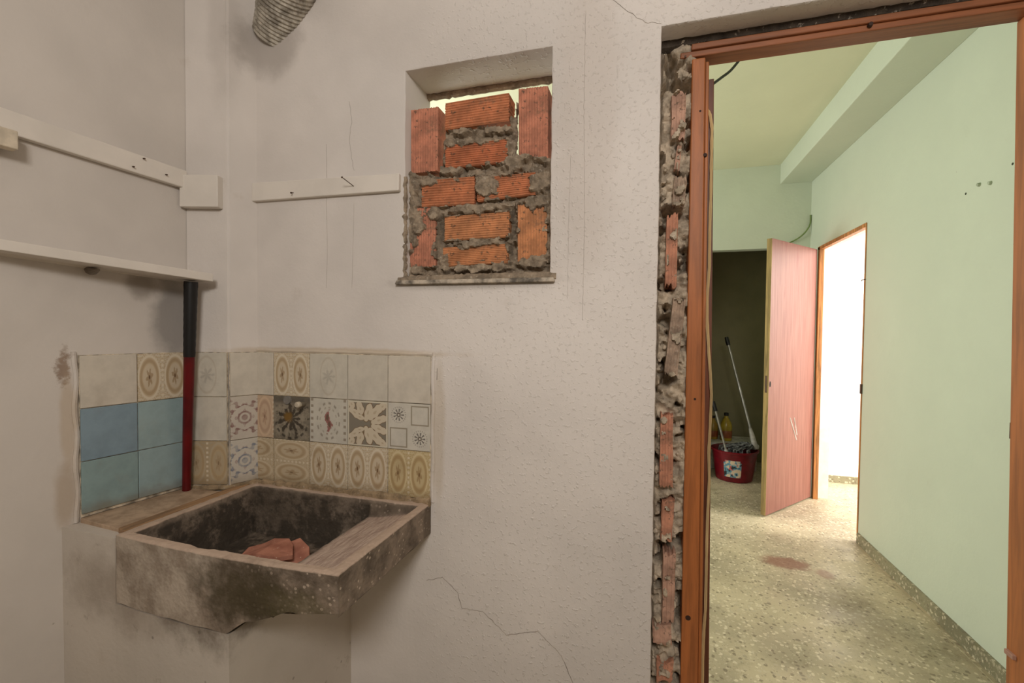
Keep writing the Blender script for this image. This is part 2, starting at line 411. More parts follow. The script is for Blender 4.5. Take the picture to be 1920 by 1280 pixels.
# rest of the kitchen, behind the camera
struct(B().box(2.80, 2.95, -2.40, 0.0, 0, CEIL).build('wall_right', MAT['unseen']), 'plain right kitchen wall')
rw = B()
for a in ((-0.8, 1.15, 0, CEIL), (2.15, 2.95, 0, CEIL), (1.15, 2.15, 0, 2.15), (1.15, 2.15, 2.70, CEIL)):
    rw.box(a[0], a[1], -2.52, -2.38, a[2], a[3])
struct(rw.build('wall_rear', MAT['unseen']), 'kitchen wall with daylight window')
wf = B()
for a in ((1.15, 1.19, 2.15, 2.70), (2.11, 2.15, 2.15, 2.70), (1.635, 1.665, 2.15, 2.70), (1.15, 2.15, 2.15, 2.18), (1.15, 2.15, 2.67, 2.70)):
    wf.box(a[0], a[1], -2.46, -2.41, a[2], a[3])
struct(wf.build('window_1', MAT['white_paint']), 'white kitchen window frame')
struct(B().box(-0.8, 2.95, -3.1, T, CEIL, CEIL+0.1).build('ceiling', MAT['white_ceiling']), 'plain kitchen ceiling')
FLOOR = struct(B().box(-1.0, 4.9, -3.1, 4.2, -0.08, 0.0).build('floor', MAT['terrazzo']), 'worn beige terrazzo floor with reddish stain')

# inner room
RX = 2.614; EY = 3.06; IC = 2.725
NEAR, FAR, DT = 2.035, 2.86, 1.985                          # doorway in the right wall
iw = B()
iw.box(RX, RX+0.03, T, NEAR, 0, IC); iw.box(RX, RX+0.03, FAR, 4.0, 0, IC); iw.box(RX, RX+0.03, NEAR, FAR, DT, IC)
RIGHTW = struct(iw.build('wall_inner_right', MAT['green']), 'pale green right wall of the inner room with bright doorway')
NZ = 2.028                                                  # header of the dark recess
ew = B(); ew.box(-0.9, RX, EY, EY+0.10, NZ, IC); ew.box(-0.9, 1.74, EY, EY+0.10, 0, NZ); ew.box(2.50, RX, EY, EY+0.10, 0, NZ)  # opening's left jamb kept close, out of view, to hold light off the recess
ENDW = struct(ew.build('wall_inner_end', MAT['green']), 'pale green end wall above the dark recess')
nw = B(); nw.box(1.62, RX, 3.86, 3.95, 0, IC); nw.box(1.62, 1.72, EY+0.10, 3.95, 0, IC)  # unseen left side set just out of view to shade the recess
struct(nw.build('wall_recess', m_plain('recess_plaster', (128, 122, 94), 0.9, var=0.04, scale=3)), 'dim olive wall of the storage recess with an unseen side added for shade')
lw2 = B()
for a in ((T, 0.85, 0, IC), (2.35, EY, 0, IC), (0.85, 2.35, 0, 1.0), (0.85, 2.35, 2.2, IC)): lw2.box(-0.95, -0.85, a[0], a[1], a[2], a[3])
struct(lw2.build('wall_inner_left', MAT['green']), 'green wall with an added unseen window opening')
bk = B().box(-0.95, -0.55, 0.0, T, 0, IC+0.2)
struct(bk.build('wall_inner_return', MAT['green']), 'green return wall')
struct(B().box(-0.95, RX+0.11, T, 3.95, IC, IC+0.1).build('ceiling_inner', MAT['inner_ceiling']), 'cream ceiling of the inner room')
bx0 = PY(1463, 342, EY).x; bz = 2.562
struct(B().box(bx0, RX+0.001, T, EY+0.001, bz, IC+0.002, 0.004).build('trim_ceiling_beam', [MAT['green']]), 'green ceiling beam along the right wall')
BS = struct(B().hexa([(RX-0.014, T, 0), (RX+0.002, T, 0), (RX+0.002, NEAR-0.012, 0), (RX-0.014, NEAR-0.012, 0), (RX-0.012, T, 0.062), (RX+0.002, T, 0.062), (RX+0.002, NEAR-0.012, 0.062), (RX-0.012, NEAR-0.012, 0.062)]).build('baseboard_inner_right', MAT['terrazzo_skirt']), 'low terrazzo skirting under the green wall')
struct(B().box(RX-0.034, RX-0.031, T, NEAR, 0.0, 0.0012).build('trim_floor_joint', m_plain('pale_joint', (196, 186, 156), 0.7)), 'thin pale joint line in the floor')
# bright space past the doorway
ow = B(); ow.box(RX+0.031, RX+0.11, 0.9, NEAR, 0, 2.9); ow.box(RX+0.031, RX+0.11, FAR, 3.40, 0, 2.9); ow.box(RX+0.031, RX+0.11, NEAR, FAR, DT, 2.9); ow.box(RX+0.11, 4.9, 3.36, 3.46, 0, 2.9); ow.box(4.8, 4.9, 1.0, 3.36, 0, 0.7); ow.box(4.8, 4.9, 1.0, 3.36, 2.85, 2.95); ow.box(RX+0.11, 4.9, 0.9, 1.0, 0, 2.9)
struct(ow.build('wall_outer', MAT['white_wall']), 'sunlit white wall beyond the far doorway')
struct(B().box(RX+0.11, 4.9, 0.9, 3.46, 2.9, 3.0).build('ceiling_outer', MAT['white_wall']), 'ceiling of the bright space')
struct(B().box(RX+0.11, 4.8, 3.346, 3.362, 0, 0.062).build('baseboard_outer', MAT['terrazzo_skirt']), 'speckled terrazzo skirting beyond the doorway')

# masonry pier under the sink with its tiled ledge
PIER_X = 0.383
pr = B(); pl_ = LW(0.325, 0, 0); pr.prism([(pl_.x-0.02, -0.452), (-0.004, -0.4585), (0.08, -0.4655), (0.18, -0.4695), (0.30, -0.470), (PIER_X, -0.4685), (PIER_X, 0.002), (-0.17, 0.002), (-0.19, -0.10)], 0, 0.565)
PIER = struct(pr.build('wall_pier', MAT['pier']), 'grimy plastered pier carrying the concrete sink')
pu = B().prism([(pl_.x-0.02, -0.452), (-0.0045, -0.4585), (-0.004, 0.002), (-0.17, 0.002), (-0.19, -0.10)], 0.5652, 0.738)
pu.build('pier_shoulder', MAT['pier'], PIER)

# ================================================================ TILES
def tilemat(name, pattern, base=(206, 196, 176), **kw):
    b = NB(name); x, y, z = b.sep(b.obj()); u, v = x*(1/0.15), z*(1/0.15)
    if kw.get('swap'): u, v = v, u
    n = b.noise(b.obj(), 14, 5, 0.65)
    c = b.mix(b.ramp(n, 0.35, 0.7), base, tuple(q*0.93 for q in base))
    ink = kw.get('ink', (150, 118, 78)); fill = kw.get('fill', (190, 160, 112)); k = kw.get('k', 1.0)
    def ring(d, a, wd, soft): return b.ramp((d-a).abs(), wd+soft, wd-soft)
    def disc(d, a, soft): return b.ramp(d, a+soft, a-soft)
    if pattern == 'ovals':
        uu = u.abs()-0.25
        d = ((uu*(1/0.205)).sq()+(v*(1/0.45)).sq()).sqrt()
        wob = (b.noise(b.obj(), 120, 2)-0.5)*0.5
        crn = b.ramp((b.noise(b.comb(uu.abs(), v.abs(), 0.0), 26, 3, 0.6)), 0.45, 0.55)
        bg = b.mix(crn*0.9*k, base, fill)
        edge = b.ramp(uu.abs(), 0.222, 0.230)*b.ramp(((v*60).sin()+0.0), -0.2, 0.4)
        bg = b.mix(edge*0.7, bg, (226, 214, 190))
        c = b.mix(disc(d, 1.04, 0.03), bg, tuple(min(255, q*1.04) for q in base))
        c = b.mix(disc(d, 0.92, 0.03)*k*0.85, c, fill)
        c = b.mix(ring(d, 0.76, 0.09, 0.05)*0.5*k, c, ink)
        c = b.mix(disc(d, 0.60, 0.04)*0.55, c, base)
        d2 = ((uu*(1/0.055)).sq()+(v*(1/0.16)).sq()).sqrt()
        petal = b.m('ARCTAN2', uu*3.0, v); fl = (petal*6.0).sin()*0.3+wob*1.6
        c = b.mix(disc(d2+fl, 0.95, 0.2)*0.75*k, c, ink)
        c = b.mix(disc(d2, 0.28, 0.1)*k, c, (96, 66, 44))
    elif pattern == 'faint':
        d = ((u*(1/0.22)).sq()+(v*(1/0.43)).sq()).sqrt()
        c = b.mix(ring(d, 0.95, 0.06, 0.04)*0.18, c, ink)
        ang = b.m('ARCTAN2', u, v); r = (u.sq()+v.sq()).sqrt()
        c = b.mix(disc(r*7+(ang*7).sin()*0.5+(b.noise(b.obj(), 90, 3)-0.5)*2, 0.75, 0.4)*0.28, c, (130, 122, 114))
    elif pattern == 'medal':
        r = (u.sq()*1.9+v.sq()).sqrt(); ang = b.m('ARCTAN2', u*1.4, v)
        dots = b.ramp((ang*12).sin(), -0.1, 0.5)
        c = b.mix(ring(r, 0.40, 0.025, 0.015)*dots*0.65, c, (128, 116, 100))
        c = b.mix(ring(r, 0.30, 0.02, 0.012)*dots*0.45, c, (140, 128, 110))
        side = b.ramp((u.abs()-0.43).abs(), 0.045, 0.02)*b.ramp((v*44).sin(), 0.0, 0.5)
        c = b.mix(side*0.7, c, (130, 112, 92))
        d = ((u+(v*14).sin()*0.04)*(1/0.075)).sq()+(v*(1/0.25)).sq()
        c = b.mix(disc(d.sqrt()+(b.noise(b.obj(), 110, 3)-0.5)*1.9, 0.9, 0.15)*0.85, c, (142, 70, 66))
        c = b.mix(disc(d.sqrt()+(b.noise(b.obj(), 70, 3)-0.5)*2.6, 0.4, 0.15)*0.7, c, (92, 84, 66))
    elif pattern == 'leaf':
        va = v.abs(); leafs = None; line = None
        for cx, cz, a, ln, wd in ((0.20, 0.27, 0.75, 0.27, 0.10), (0.30, 0.10, 0.35, 0.22, 0.085), (0.02, 0.26, 1.25, 0.22, 0.085), (-0.18, 0.33, 1.9, 0.16, 0.09),
                                  (-0.33, 0.24, 2.6, 0.16, 0.075), (-0.20, 0.14, 2.9, 0.15, 0.06), (-0.40, 0.42, 2.2, 0.13, 0.07), (0.38, 0.40, 0.6, 0.13, 0.08)):
            ca, sa = math.cos(a), math.sin(a)
            p1 = (u-cx)*ca+(va-cz)*sa; p2 = (va-cz)*ca-(u-cx)*sa
            d = ((p1*(1/ln)).sq()+(p2*(1/wd)).sq()).sqrt()+(p1*40).sin()*0.08
            leafs = d if leafs is None else leafs.min(d)
        c = b.mix(disc(leafs, 1.08, 0.06), (132, 124, 110), (124, 98, 70))
        c = b.mix(disc(leafs, 0.95, 0.06), c, (208, 195, 172))
        c = b.mix(disc(leafs, 0.22, 0.1)*0.35, c, (150, 120, 84))
        c = b.mix(b.ramp(u.abs().max(v.abs()), 0.455, 0.465), c, base)
    elif pattern == 'suns':
        su, sv = None, None
        for cx, cz in ((-0.24, 0.24), (0.26, -0.24)):
            a, e = u-cx, v-cz; r = (a.sq()+e.sq()).sqrt(); ang = b.m('ARCTAN2', a, e)
            rays = b.ramp((ang*9).sin(), 0.0, 0.4)*b.ramp((r-0.09).abs(), 0.045, 0.03)
            c = b.mix(rays*0.85, c, (98, 92, 88)); c = b.mix(ring(r, 0.035, 0.012, 0.006)*0.9, c, (80, 66, 50))
            c = b.mix(ring(r, 0.165, 0.012, 0.01)*b.ramp((ang*22).sin(), 0, 0.5)*0.7, c, (130, 122, 112))
        for cx, cz in ((0.26, 0.24), (-0.24, -0.24)):
            q = (u-cx).abs().max((v-cz).abs())
            c = b.mix(ring(q, 0.195, 0.014, 0.006)*0.8, c, (140, 128, 106))
    elif pattern == 'red':
        ua, va = u.abs(), v.abs(); q = ua+va; r = (u.sq()+v.sq()).sqrt()
        wob = b.noise(b.comb(ua, va, 0.0), 9, 4, 0.6)
        g1 = b.ramp((ua.max(va)-0.30+(q*20).sin()*0.05).abs(), 0.035, 0.02)*b.ramp(wob, 0.40, 0.5)
        g2 = b.ramp(wob, 0.53, 0.58)*b.ramp(r, 0.40, 0.30)
        c = b.mix(g2*0.6, c, (150, 112, 108)); c = b.mix(g1*0.85, c, ink)
        c = b.mix(ring(r, 0.13, 0.02, 0.01)*0.8, c, ink); c = b.mix(disc(r, 0.065, 0.015)*0.9, c, ink)
        c = b.mix(disc(((ua-0.45).sq()+(va-0.45).sq()).sqrt()+(wob-0.5)*0.5, 0.11, 0.03)*0.7, c, ink)
        c = b.mix(b.ramp(b.noise(b.obj(), 30, 4, 0.6), 0.38, 0.62)*kw.get('fade', 0.4), c, base)
    elif pattern == 'faucet':
        r = (u.sq()+v.sq()).sqrt(); ang = b.m('ARCTAN2', u, v)
        nz = b.noise(b.obj(), 34, 5, 0.7)
        c = b.mix(b.ramp(nz, 0.35, 0.65), (116, 107, 92), (156, 145, 126))
        c = b.mix(disc(r*3+(ang*11).sin()*0.35+(nz-0.5)*3.4, 0.75, 0.2)*0.85, c, (52, 43, 32))
        c = b.mix(disc(((u+0.08).sq()+(v-0.02).sq()).sqrt()+(nz-0.5)*0.2, 0.11, 0.05)*0.8, c, (134, 98, 34))
        c = b.mix(ring(r, 0.46, 0.025, 0.02)*b.ramp(v, 0.0, -0.3)*b.ramp((ang*16).sin(), -0.5, 0.2)*0.8, c, (40, 34, 28))
        c = b.mix(b.ramp(v+(nz-0.5)*0.25, 0.30, 0.40)*0.7, c, (78, 72, 64))
    dirt = b.ramp(b.noise(b.pos(), 10, 6, 0.7), 0.52, 0.75)*kw.get('dirt', 0.3)
    c = b.mix(dirt, c, (150, 126, 92))
    # grime along the lowest course
    pz = b.sep(b.pos())[2]
    c = b.mix(b.ramp(pz+(b.noise(b.pos(), 24, 5)-0.5)*0.05, 0.80, 0.755)*0.5, c, (120, 98, 68))
    b.bump(b.noise(b.obj(), 30, 3), 0.04, 0.003)
    return b.done(c, kw.get('rough', 0.22), spec=0.5)
CRM = (214, 204, 186)
TM = dict(
    plain=tilemat('tile_cream', 'none', (216, 207, 192), dirt=0.14), plain2=tilemat('tile_ivory', 'none', (211, 203, 188), dirt=0.14),
    oval=tilemat('tile_oval_tan', 'ovals', (212, 200, 178), fill=(192, 168, 132), k=0.8), oval_p=tilemat('tile_oval_pink', 'ovals', (204, 178, 150), ink=(158, 122, 100), fill=(188, 160, 136), k=0.6),
    oval_y=tilemat('tile_oval_yellow', 'ovals', (204, 188, 150), fill=(184, 158, 112), k=0.8), oval_h=tilemat('tile_oval_lying', 'ovals', (202, 186, 158), swap=True, fill=(186, 162, 128), k=0.65),
    oval_d=tilemat('tile_oval_dim', 'ovals', (178, 162, 136), k=0.45, dirt=0.5),
    faint=tilemat('tile_faint_flower', 'faint', (211, 204, 189), dirt=0.15), medal=tilemat('tile_medallion', 'medal', (208, 202, 188), dirt=0.15),
    leaf=tilemat('tile_leaves', 'leaf', (212, 204, 184)), suns=tilemat('tile_suns', 'suns', (212, 206, 193), dirt=0.12),
    red=tilemat('tile_red_scroll', 'red', (208, 198, 184), ink=(128, 84, 80)), blue_f=tilemat('tile_blue_flower', 'red', (210, 202, 188), ink=(104, 116, 136), fade=0.55),
    faucet=tilemat('tile_mouldy', 'faucet', (120, 112, 98), rough=0.5),
    blue=tilemat('tile_sky_blue', 'none', (137, 160, 174), dirt=0.06, rough=0.12), blue2=tilemat('tile_pale_blue', 'none', (158, 181, 184), dirt=0.14, rough=0.2),
    blue3=tilemat('tile_teal_blue', 'none', (146, 170, 171), dirt=0.18, rough=0.25))
ZT = 1.2086
_cache = {}
def tile_mesh(x0, x1, h, key):
    k = (round(x0, 4), round(x1, 4), round(h, 4), key)
    if k not in _cache:
        b = B().box(x0, x1, -0.006, 0.0, -h/2, h/2, 0.0012)
        bmesh.ops.recalc_face_normals(b.bm, faces=b.bm.faces); me = bpy.data.meshes.new('tile'); b.bm.to_mesh(me); b.bm.free()
        me.materials.append(TM[key]); _cache[k] = me
    return _cache[k]
def tile(p, ang, x0, x1, h, key, parent, label=None):
    """p = centre of the tile on its wall, ang = turn about z (0 faces -y)"""
    o = bpy.data.objects.new('tile', tile_mesh(x0, x1, h, key)); COL.objects.link(o)
    o.location = p; o.rotation_euler = (random.uniform(-.006, .006), 0, ang+random.uniform(-.006, .006)); o.parent = parent
    if label: o['label'] = label
    return o
G = 0.0012
# back wall: a half tile then four whole ones, three courses
rows = [['plain', 'oval', 'faint', 'plain2', 'plain'], ['oval_p', 'faucet', 'medal', 'leaf', 'suns'], ['oval_h', 'oval_h', 'oval', 'oval', 'oval_y']]
names = {'faucet': 'mould-darkened tile behind the capped pipe', 'medal': 'tile with a red flower medallion', 'leaf': 'tile with cream leaves on grey', 'suns': 'tile with small suns and squares'}
B().box(0.0, 0.676, -0.0035, 0.004, ZT-0.468, ZT+0.001, 0.001).build('grout_bed', MAT['grout'], WALL)
for j in range(3):
    zc = ZT-0.15*j-0.075
    for i in range(5):
        key = rows[j][i]
        xc = 0.0 if i == 0 else 0.075+0.15*(i-1)+0.075
        tile((xc, -0.002, zc), 0, (G if i == 0 else -0.075+G), 0.075-G, 0.15-2*G, key, WALL, names.get(key))
# pillar side and front
def between(a, b): d = Vector(b)-Vector(a); return d.length, math.atan2(d.y, d.x), (Vector(a)+Vector(b))/2
def strip(a, b, parent, cols, keys, lbl=None):
    L, ang, mid = between(a, b); nrm = Vector((math.sin(ang), -math.cos(ang), 0)); d = Vector((math.cos(ang), math.sin(ang), 0)); wd = L/cols
    gb = B().box(-L/2, L/2, -0.0035, 0.003, -0.234, 0.226, 0.001).build('grout_bed', MAT['grout'], parent, loc=(mid.x, mid.y, ZT-0.225)); gb.rotation_euler = (0, 0, ang)
    for j in range(3):
        for i in range(cols):
            c = Vector(a)+d*(wd*(i+0.5))+nrm*0.002
            tile((c.x, c.y, ZT-0.15*j-0.075), ang, -wd/2+G, wd/2-G, 0.15-2*G, keys[j][i], parent, (lbl or {}).get(keys[j][i]))
strip((-0.0385, -0.0815, 0), (0.0005, -0.001, 0), PILLAR, 1, [['plain'], ['red'], ['blue_f']], {'red': 'tile with a faded red scroll', 'blue_f': 'tile with a blue flower'})
strip((-0.170, -0.1215, 0), (-0.0425, -0.0825, 0), PILLAR, 1, [['faint'], ['plain2'], ['oval_d']])
a = LW(0.285, 0.001, 0); c_ = LW(0.003, 0.001, 0)
strip(a, c_, LEFTW, 2, [['plain', 'oval'], ['blue', 'blue2'], ['blue3', 'blue2']], {'blue': 'glossy sky blue tile', 'blue2': 'pale blue tile', 'blue3': 'teal blue tile'})
# raised plaster edge left of the blue tiles
eb = B(); eb.tube([LW(0.293, 0.002, z) + Vector((0, 0.003*math.sin(z*40), 0)) for z in [0.74+0.03*i for i in range(17)]], 0.006, 6)
eb.build('plaster_lip', MAT['left'], LEFTW)
# tile edging on the right and top of the splashback
eb = B(); eb.tube([(0.681+0.0015*math.sin(z*37), 0.0005, z) for z in [0.75+0.02*i for i in range(24)]], 0.007, 8); eb.build('plaster_lip', MAT['kitchen'], WALL)
eb = B(); eb.tube([(x, 0.001, ZT+0.006+0.001*math.sin(x*60)) for x in [0.0+0.02*i for i in range(35)]], 0.007, 8); eb.build('plaster_lip', MAT['kitchen'], WALL)

# ledge between blue tiles and sink
ledge_m = NB('ledge_tile'); _p = ledge_m.pos()
_c = ledge_m.mix(ledge_m.ramp(ledge_m.noise(_p, 16, 6, 0.65), 0.35, 0.65), (156, 132, 108), (194, 168, 142))
_c = ledge_m.mix(ledge_m.ramp(ledge_m.noise(_p, 7, 5, 0.6), 0.5, 0.7)*0.6, _c, (118, 98, 78)); ledge_m.bump(ledge_m.noise(_p, 50, 4), 0.2, 0.004); ledge_m = ledge_m.done(_c, 0.6)
pz = 0.738
def ledge_piece(s0, s1, xr):
    q0, q1 = LW(s0, 0.006, pz), LW(s1, 0.006, pz)
    b = B(); b.hexa([(q1.x, q1.y, pz-0.01), (xr, q1.y-0.012, pz-0.01), (xr, q0.y+0.012, pz-0.01), (q0.x, q0.y, pz-0.01), (q1.x, q1.y, pz+0.012), (xr, q1.y-0.012, pz+0.009), (xr, q0.y+0.012, pz+0.009), (q0.x, q0.y, pz+0.012)], 0.002)
    b.build('ledge_tile', ledge_m, PIER)
ledge_piece(0.135, 0.288, -0.034); ledge_piece(0.0, 0.133, -0.034)
B().hexa([(-0.033, -0.432, 0.733), (-0.006, -0.436, 0.733), (-0.004, -0.004, 0.733), (-0.028, -0.02, 0.733), (-0.033, -0.432, 0.752), (-0.006, -0.436, 0.748), (-0.004, -0.004, 0.748), (-0.028, -0.02, 0.752)], 0.003).build('edging_strip', f_wood('ledge_strip_wood', (170, 134, 98), 1), PIER)

# ================================================================ SINK
def build_sink():
    X0, X1, Y0, Y1, ZR = -0.004, 0.676, -0.456, -0.003, 0.7487
    nx, ny = 116, 78
    def ss(a, b, x): t = max(0, min(1, (x-a)/(b-a))); return t*t*(3-2*t)
    def front(x): return -0.014*math.sin(math.pi*max(0, min(1, (x-X0)/(X1-X0))))**0.8
    V, F, idx = [], [], {}
    for j in range(ny+1):
        for i in range(nx+1):
            x = X0+(X1-X0)*i/nx; t = j/ny
            y = Y0+(Y1-Y0)*t+front(x)*(1-t)**2
            yl = Y0+(Y1-Y0)*t
            wob = 0.004*noise.noise(Vector((x*9, yl*9, 0)))
            deep = min(ss(0.022, 0.045, x+wob), ss(0.480, 0.466, x+wob*0.5), ss(Y0+0.024, Y0+0.042, yl+wob), ss(Y1-0.028, Y1-0.05, yl+wob))
            shal = min(ss(0.440, 0.441, x), ss(X1-0.026, X1-0.038, x+wob), ss(Y0+0.022, Y0+0.034, yl+wob), ss(Y1-0.028, Y1-0.044, yl+wob))
            board = 0.698+0.024*ss(0.48, 0.64, x)
            z = ZR + (board-ZR)*shal
            z = z + (0.592-z)*deep
            z += 0.0016*fr((x, yl, 0), 40, 3)
            e = min(x-X0, X1-x, yl-Y0); z -= 0.004*max(0, 1-e/0.006)**2
            idx[i, j] = len(V); V.append((x, y, z))
    for j in range(ny):
        for i in range(nx): F.append((idx[i, j], idx[i+1, j], idx[i+1, j+1], idx[i, j+1]))
    def zb(x, yl):
        return 0.567 + 0.033*ss(0.37, 0.43, x) + 0.04*ss(0.43, 0.56, x) + 0.012*ss(0.56, 0.67, x) + 0.003*fr((x, yl, 5), 20, 3)
    def skirt(keys, out):
        prev = None; N = 9
        for k in keys:
            x, y, z = V[idx[k]]; col = [idx[k]]
            for s in range(1, N+1):
                t = s/N; q = 0.0022*fr((x*1.0, y, z-t*0.1), 34, 4)*(1 if s < N else 0.4)
                V.append((x+out[0]*q, y+out[1]*q+(0.010*t*ss(0.37, 0.46, x) if out[1] < 0 else 0), z+(zb(x, y)-z)*t)); col.append(len(V)-1)
            if prev:
                for s in range(N): F.append((prev[s], prev[s+1], col[s+1], col[s]))
            prev = col
            bot.append(col[-1])
    bot = []
    skirt([(i, 0) for i in range(nx+1)], (0, -1)); skirt([(nx, j) for j in range(ny+1)], (1, 0))
    skirt([(i, ny) for i in range(nx, -1, -1)], (0, 0)); skirt([(0, j) for j in range(ny, -1, -1)], (-1, 0))
    F.append(tuple(bot))
    return pyd('concrete_sink', V, F, MAT['sink'], None, True)
SINK = tag(build_sink(), 'shallow grey concrete laundry sink with sloped scrubbing board, mounted in the corner', 'sink')
# mortar fillet between sink and tiles
def fillet(pts, r, name, mat, parent, amp=0.35):
    b = B(); P = []; R = []
    for a, c in zip(pts[:-1], pts[1:]):
        n = max(2, int((Vector(c)-Vector(a)).length/0.012))
        for i in range(n): P.append(Vector(a)+(Vector(c)-Vector(a))*(i/n))
    P.append(Vector(pts[-1])); R = [r*(1+amp*2*noise.noise(q*40)) for q in P]
    b.tube(P, R, 7); return b.build(name, mat, parent, True)
fil_m = f_mortar('stained_fillet', (178, 154, 122))
fillet([(0.03, -0.010, 0.752), (0.676, -0.008, 0.752)], 0.012, 'mortar_fillet', fil_m, SINK)
fillet([(-0.165, -0.13, 0.748), (-0.04, -0.088, 0.750), (0.004, -0.012, 0.752), (0.03, -0.010, 0.752)], 0.009, 'mortar_fillet', fil_m, WALL)

# broken roof tiles lying in the basin
terra = NB('terracotta'); _p = terra.obj(); _c = terra.mix(terra.ramp(terra.noise(_p, 18, 5), 0.35, 0.65), (150, 96, 78), (184, 126, 104))
_c = terra.mix(terra.ramp(terra.noise(_p, 70, 4, 0.7), 0.66, 0.72), _c, (224, 204, 180)); terra = terra.done(_c, 0.85)
def potsherd(pts_px, z, tilt, label, thick=0.011, curve=0.02):
    """flat broken piece: outline given in metres round its own centre, slightly curved"""
    b = bmesh.new(); n = len(pts_px)
    c = Vector((0, 0, 0))
    def zz(p): return -curve*(p[0]/0.09)**2
    top = [b.verts.new((p[0], p[1], zz(p)+thick)) for p in pts_px]; bot_ = [b.verts.new((p[0], p[1], zz(p))) for p in pts_px]
    ct = b.verts.new((0, 0, thick)); cb = b.verts.new((0, 0, 0))
    for i in range(n):
        k = (i+1) % n
        b.faces.new((top[i], top[k], ct)); b.faces.new((bot_[k], bot_[i], cb)); b.faces.new((bot_[i], bot_[k], top[k], top[i]))
    bmesh.ops.recalc_face_normals(b, faces=b.faces)
    me = bpy.data.meshes.new('roof_tile_shard'); b.to_mesh(me); b.free()
    o = link('roof_tile_shard', me, terra); o.location = z; o.rotation_euler = tilt
    tag(o, label, 'tile shard', 'broken roof tiles in the sink')
    return o
def shard_at(px, py, z): q = PZ(px, py, z); return (q.x, q.y, q.z)
big = [(-0.085, -0.035), (-0.075, 0.02), (-0.03, 0.062), (0.02, 0.058), (0.05, 0.03), (0.075, -0.01), (0.055, -0.05), (0.0, -0.055), (-0.05, -0.05)]
sm = [(-0.07, -0.02), (-0.05, 0.03), (0.01, 0.035), (0.07, 0.01), (0.06, -0.03), (-0.01, -0.035)]
potsherd(big, shard_at(506, 1030, 0.672), (-0.06, -0.06, 0.15), 'largest terracotta roof tile shard, on top of the heap in the sink', curve=0.03)
potsherd(sm, shard_at(556, 1040, 0.645), (0.35, 0.25, -0.5), 'narrow terracotta shard leaning against the scrubbing board')
potsherd(sm, shard_at(535, 1048, 0.632), (0.25, 0.2, -0.9), 'terracotta shard wedged beneath the largest one')
potsherd(big, shard_at(500, 1040, 0.612), (0.05, 0.02, 1.1), 'lowest terracotta shard lying flat on the basin floor', curve=0.012)

# capped water pipe in the mouldy tile
_q = PY(565, 758, -0.02); cp = empty('pipe_stub', (_q.x, -0.004, _q.z)); tag(cp, 'capped water pipe stub sticking out of the mouldy tile', 'pipe stub')
B().tube([(0, 0.004, 0), (0, -0.02, 0), (0.0, -0.03, 0.001)], [0.009, 0.009, 0.009], 14).build('pipe_nipple', m_plain('galvanised', (150, 140, 124), 0.45, 0.6), cp, True)
B().tube([(0, -0.026, 0.001), (0, -0.036, 0.001), (0, -0.040, 0.001)], [0.0105, 0.0105, 0.007], 14).build('end_cap', m_plain('cap_white', (190, 178, 158), 0.5), cp, True)
B().tube([(-0.066, 0.004, 0.010), (-0.066, -0.010, 0.010)], [0.018, 0.014], 12).build('filler_plug', m_plain('grey_filler', (146, 140, 132), 0.9, bump=0.4), cp, True)

# ================================================================ WINDOW BRICKS
YB = 0.036
INF = empty('brick_infill', ((WX0+WX1)/2, 0.08, WZ0)); tag(INF, 'ribbed orange hollow bricks roughly mortared into the small window', 'brickwork')
def local(o, root): o.matrix_parent_inverse = Matrix.Translation(-root.location); return o
def ribbed(quad, yb, thick, ribs, along_h, mat, parent, chip=0.004, name='brick', rib=0.0011, ragged=0.0):
    """brick whose ribbed face has the four given corners (tl, tr, br, bl), extruded back"""
    tl, tr, br, bl = [Vector(q) for q in quad]; n = ribs*4; m = 7
    V, F = [], []; sd = random.random()*99
    for j in range(n+1):
        v = j/n
        for i in range(m+1):
            u = i/m; uu, vv = (u, v) if along_h else (v, u)
            p = (tl*(1-uu)+tr*uu)*(1-vv)+(bl*(1-uu)+br*uu)*vv
            ph = j % 4; d = rib if ph in (0, 3) else -rib
            if j in (0, n) or i in (0, m):
                d += 0.0015
            if i in (0, m):
                ex = (tr-tl).normalized() if along_h else (bl-tl).normalized()
                p = p + ex*((1 if i == 0 else -1)*chip*abs(noise.noise(Vector((j*0.35, sd, i)))))
            if ragged and j in (0, n):
                cr = (bl-tl).normalized() if along_h else (tr-tl).normalized()
                p = p + cr*((1 if j == 0 else -1)*ragged*(0.3+abs(noise.noise(Vector((i*0.9, sd+7, j))))*2))
            V.append(Vector((p.x, p.y+d, p.z)))
    for j in range(n):
        for i in range(m):
            a = j*(m+1)+i; F.append((a, a+1, a+m+2, a+m+1))
    rim = [i for i in range(m+1)] + [j*(m+1)+m for j in range(1, n+1)] + [n*(m+1)+i for i in range(m-1, -1, -1)] + [j*(m+1) for j in range(n-1, 0, -1)]
    k0 = len(V)
    for r in rim: V.append(V[r]+Vector((0, thick, 0)))
    L = len(rim)
    for q in range(L): F.append((rim[q], k0+q, k0+(q+1) % L, rim[(q+1) % L]))
    F.append(tuple(range(k0, k0+L)))
    c = sum(V, Vector())/len(V); V = [v-c for v in V]
    bm = bmesh.new(); vs = [bm.verts.new(v) for v in V]
    for f in F:
        try: bm.faces.new([vs[i] for i in f])
        except ValueError: pass
    bmesh.ops.recalc_face_normals(bm, faces=bm.faces); me = bpy.data.meshes.new(name); bm.to_mesh(me); bm.free()
    o = link(name, me, mat, parent); o.location = c
    return o
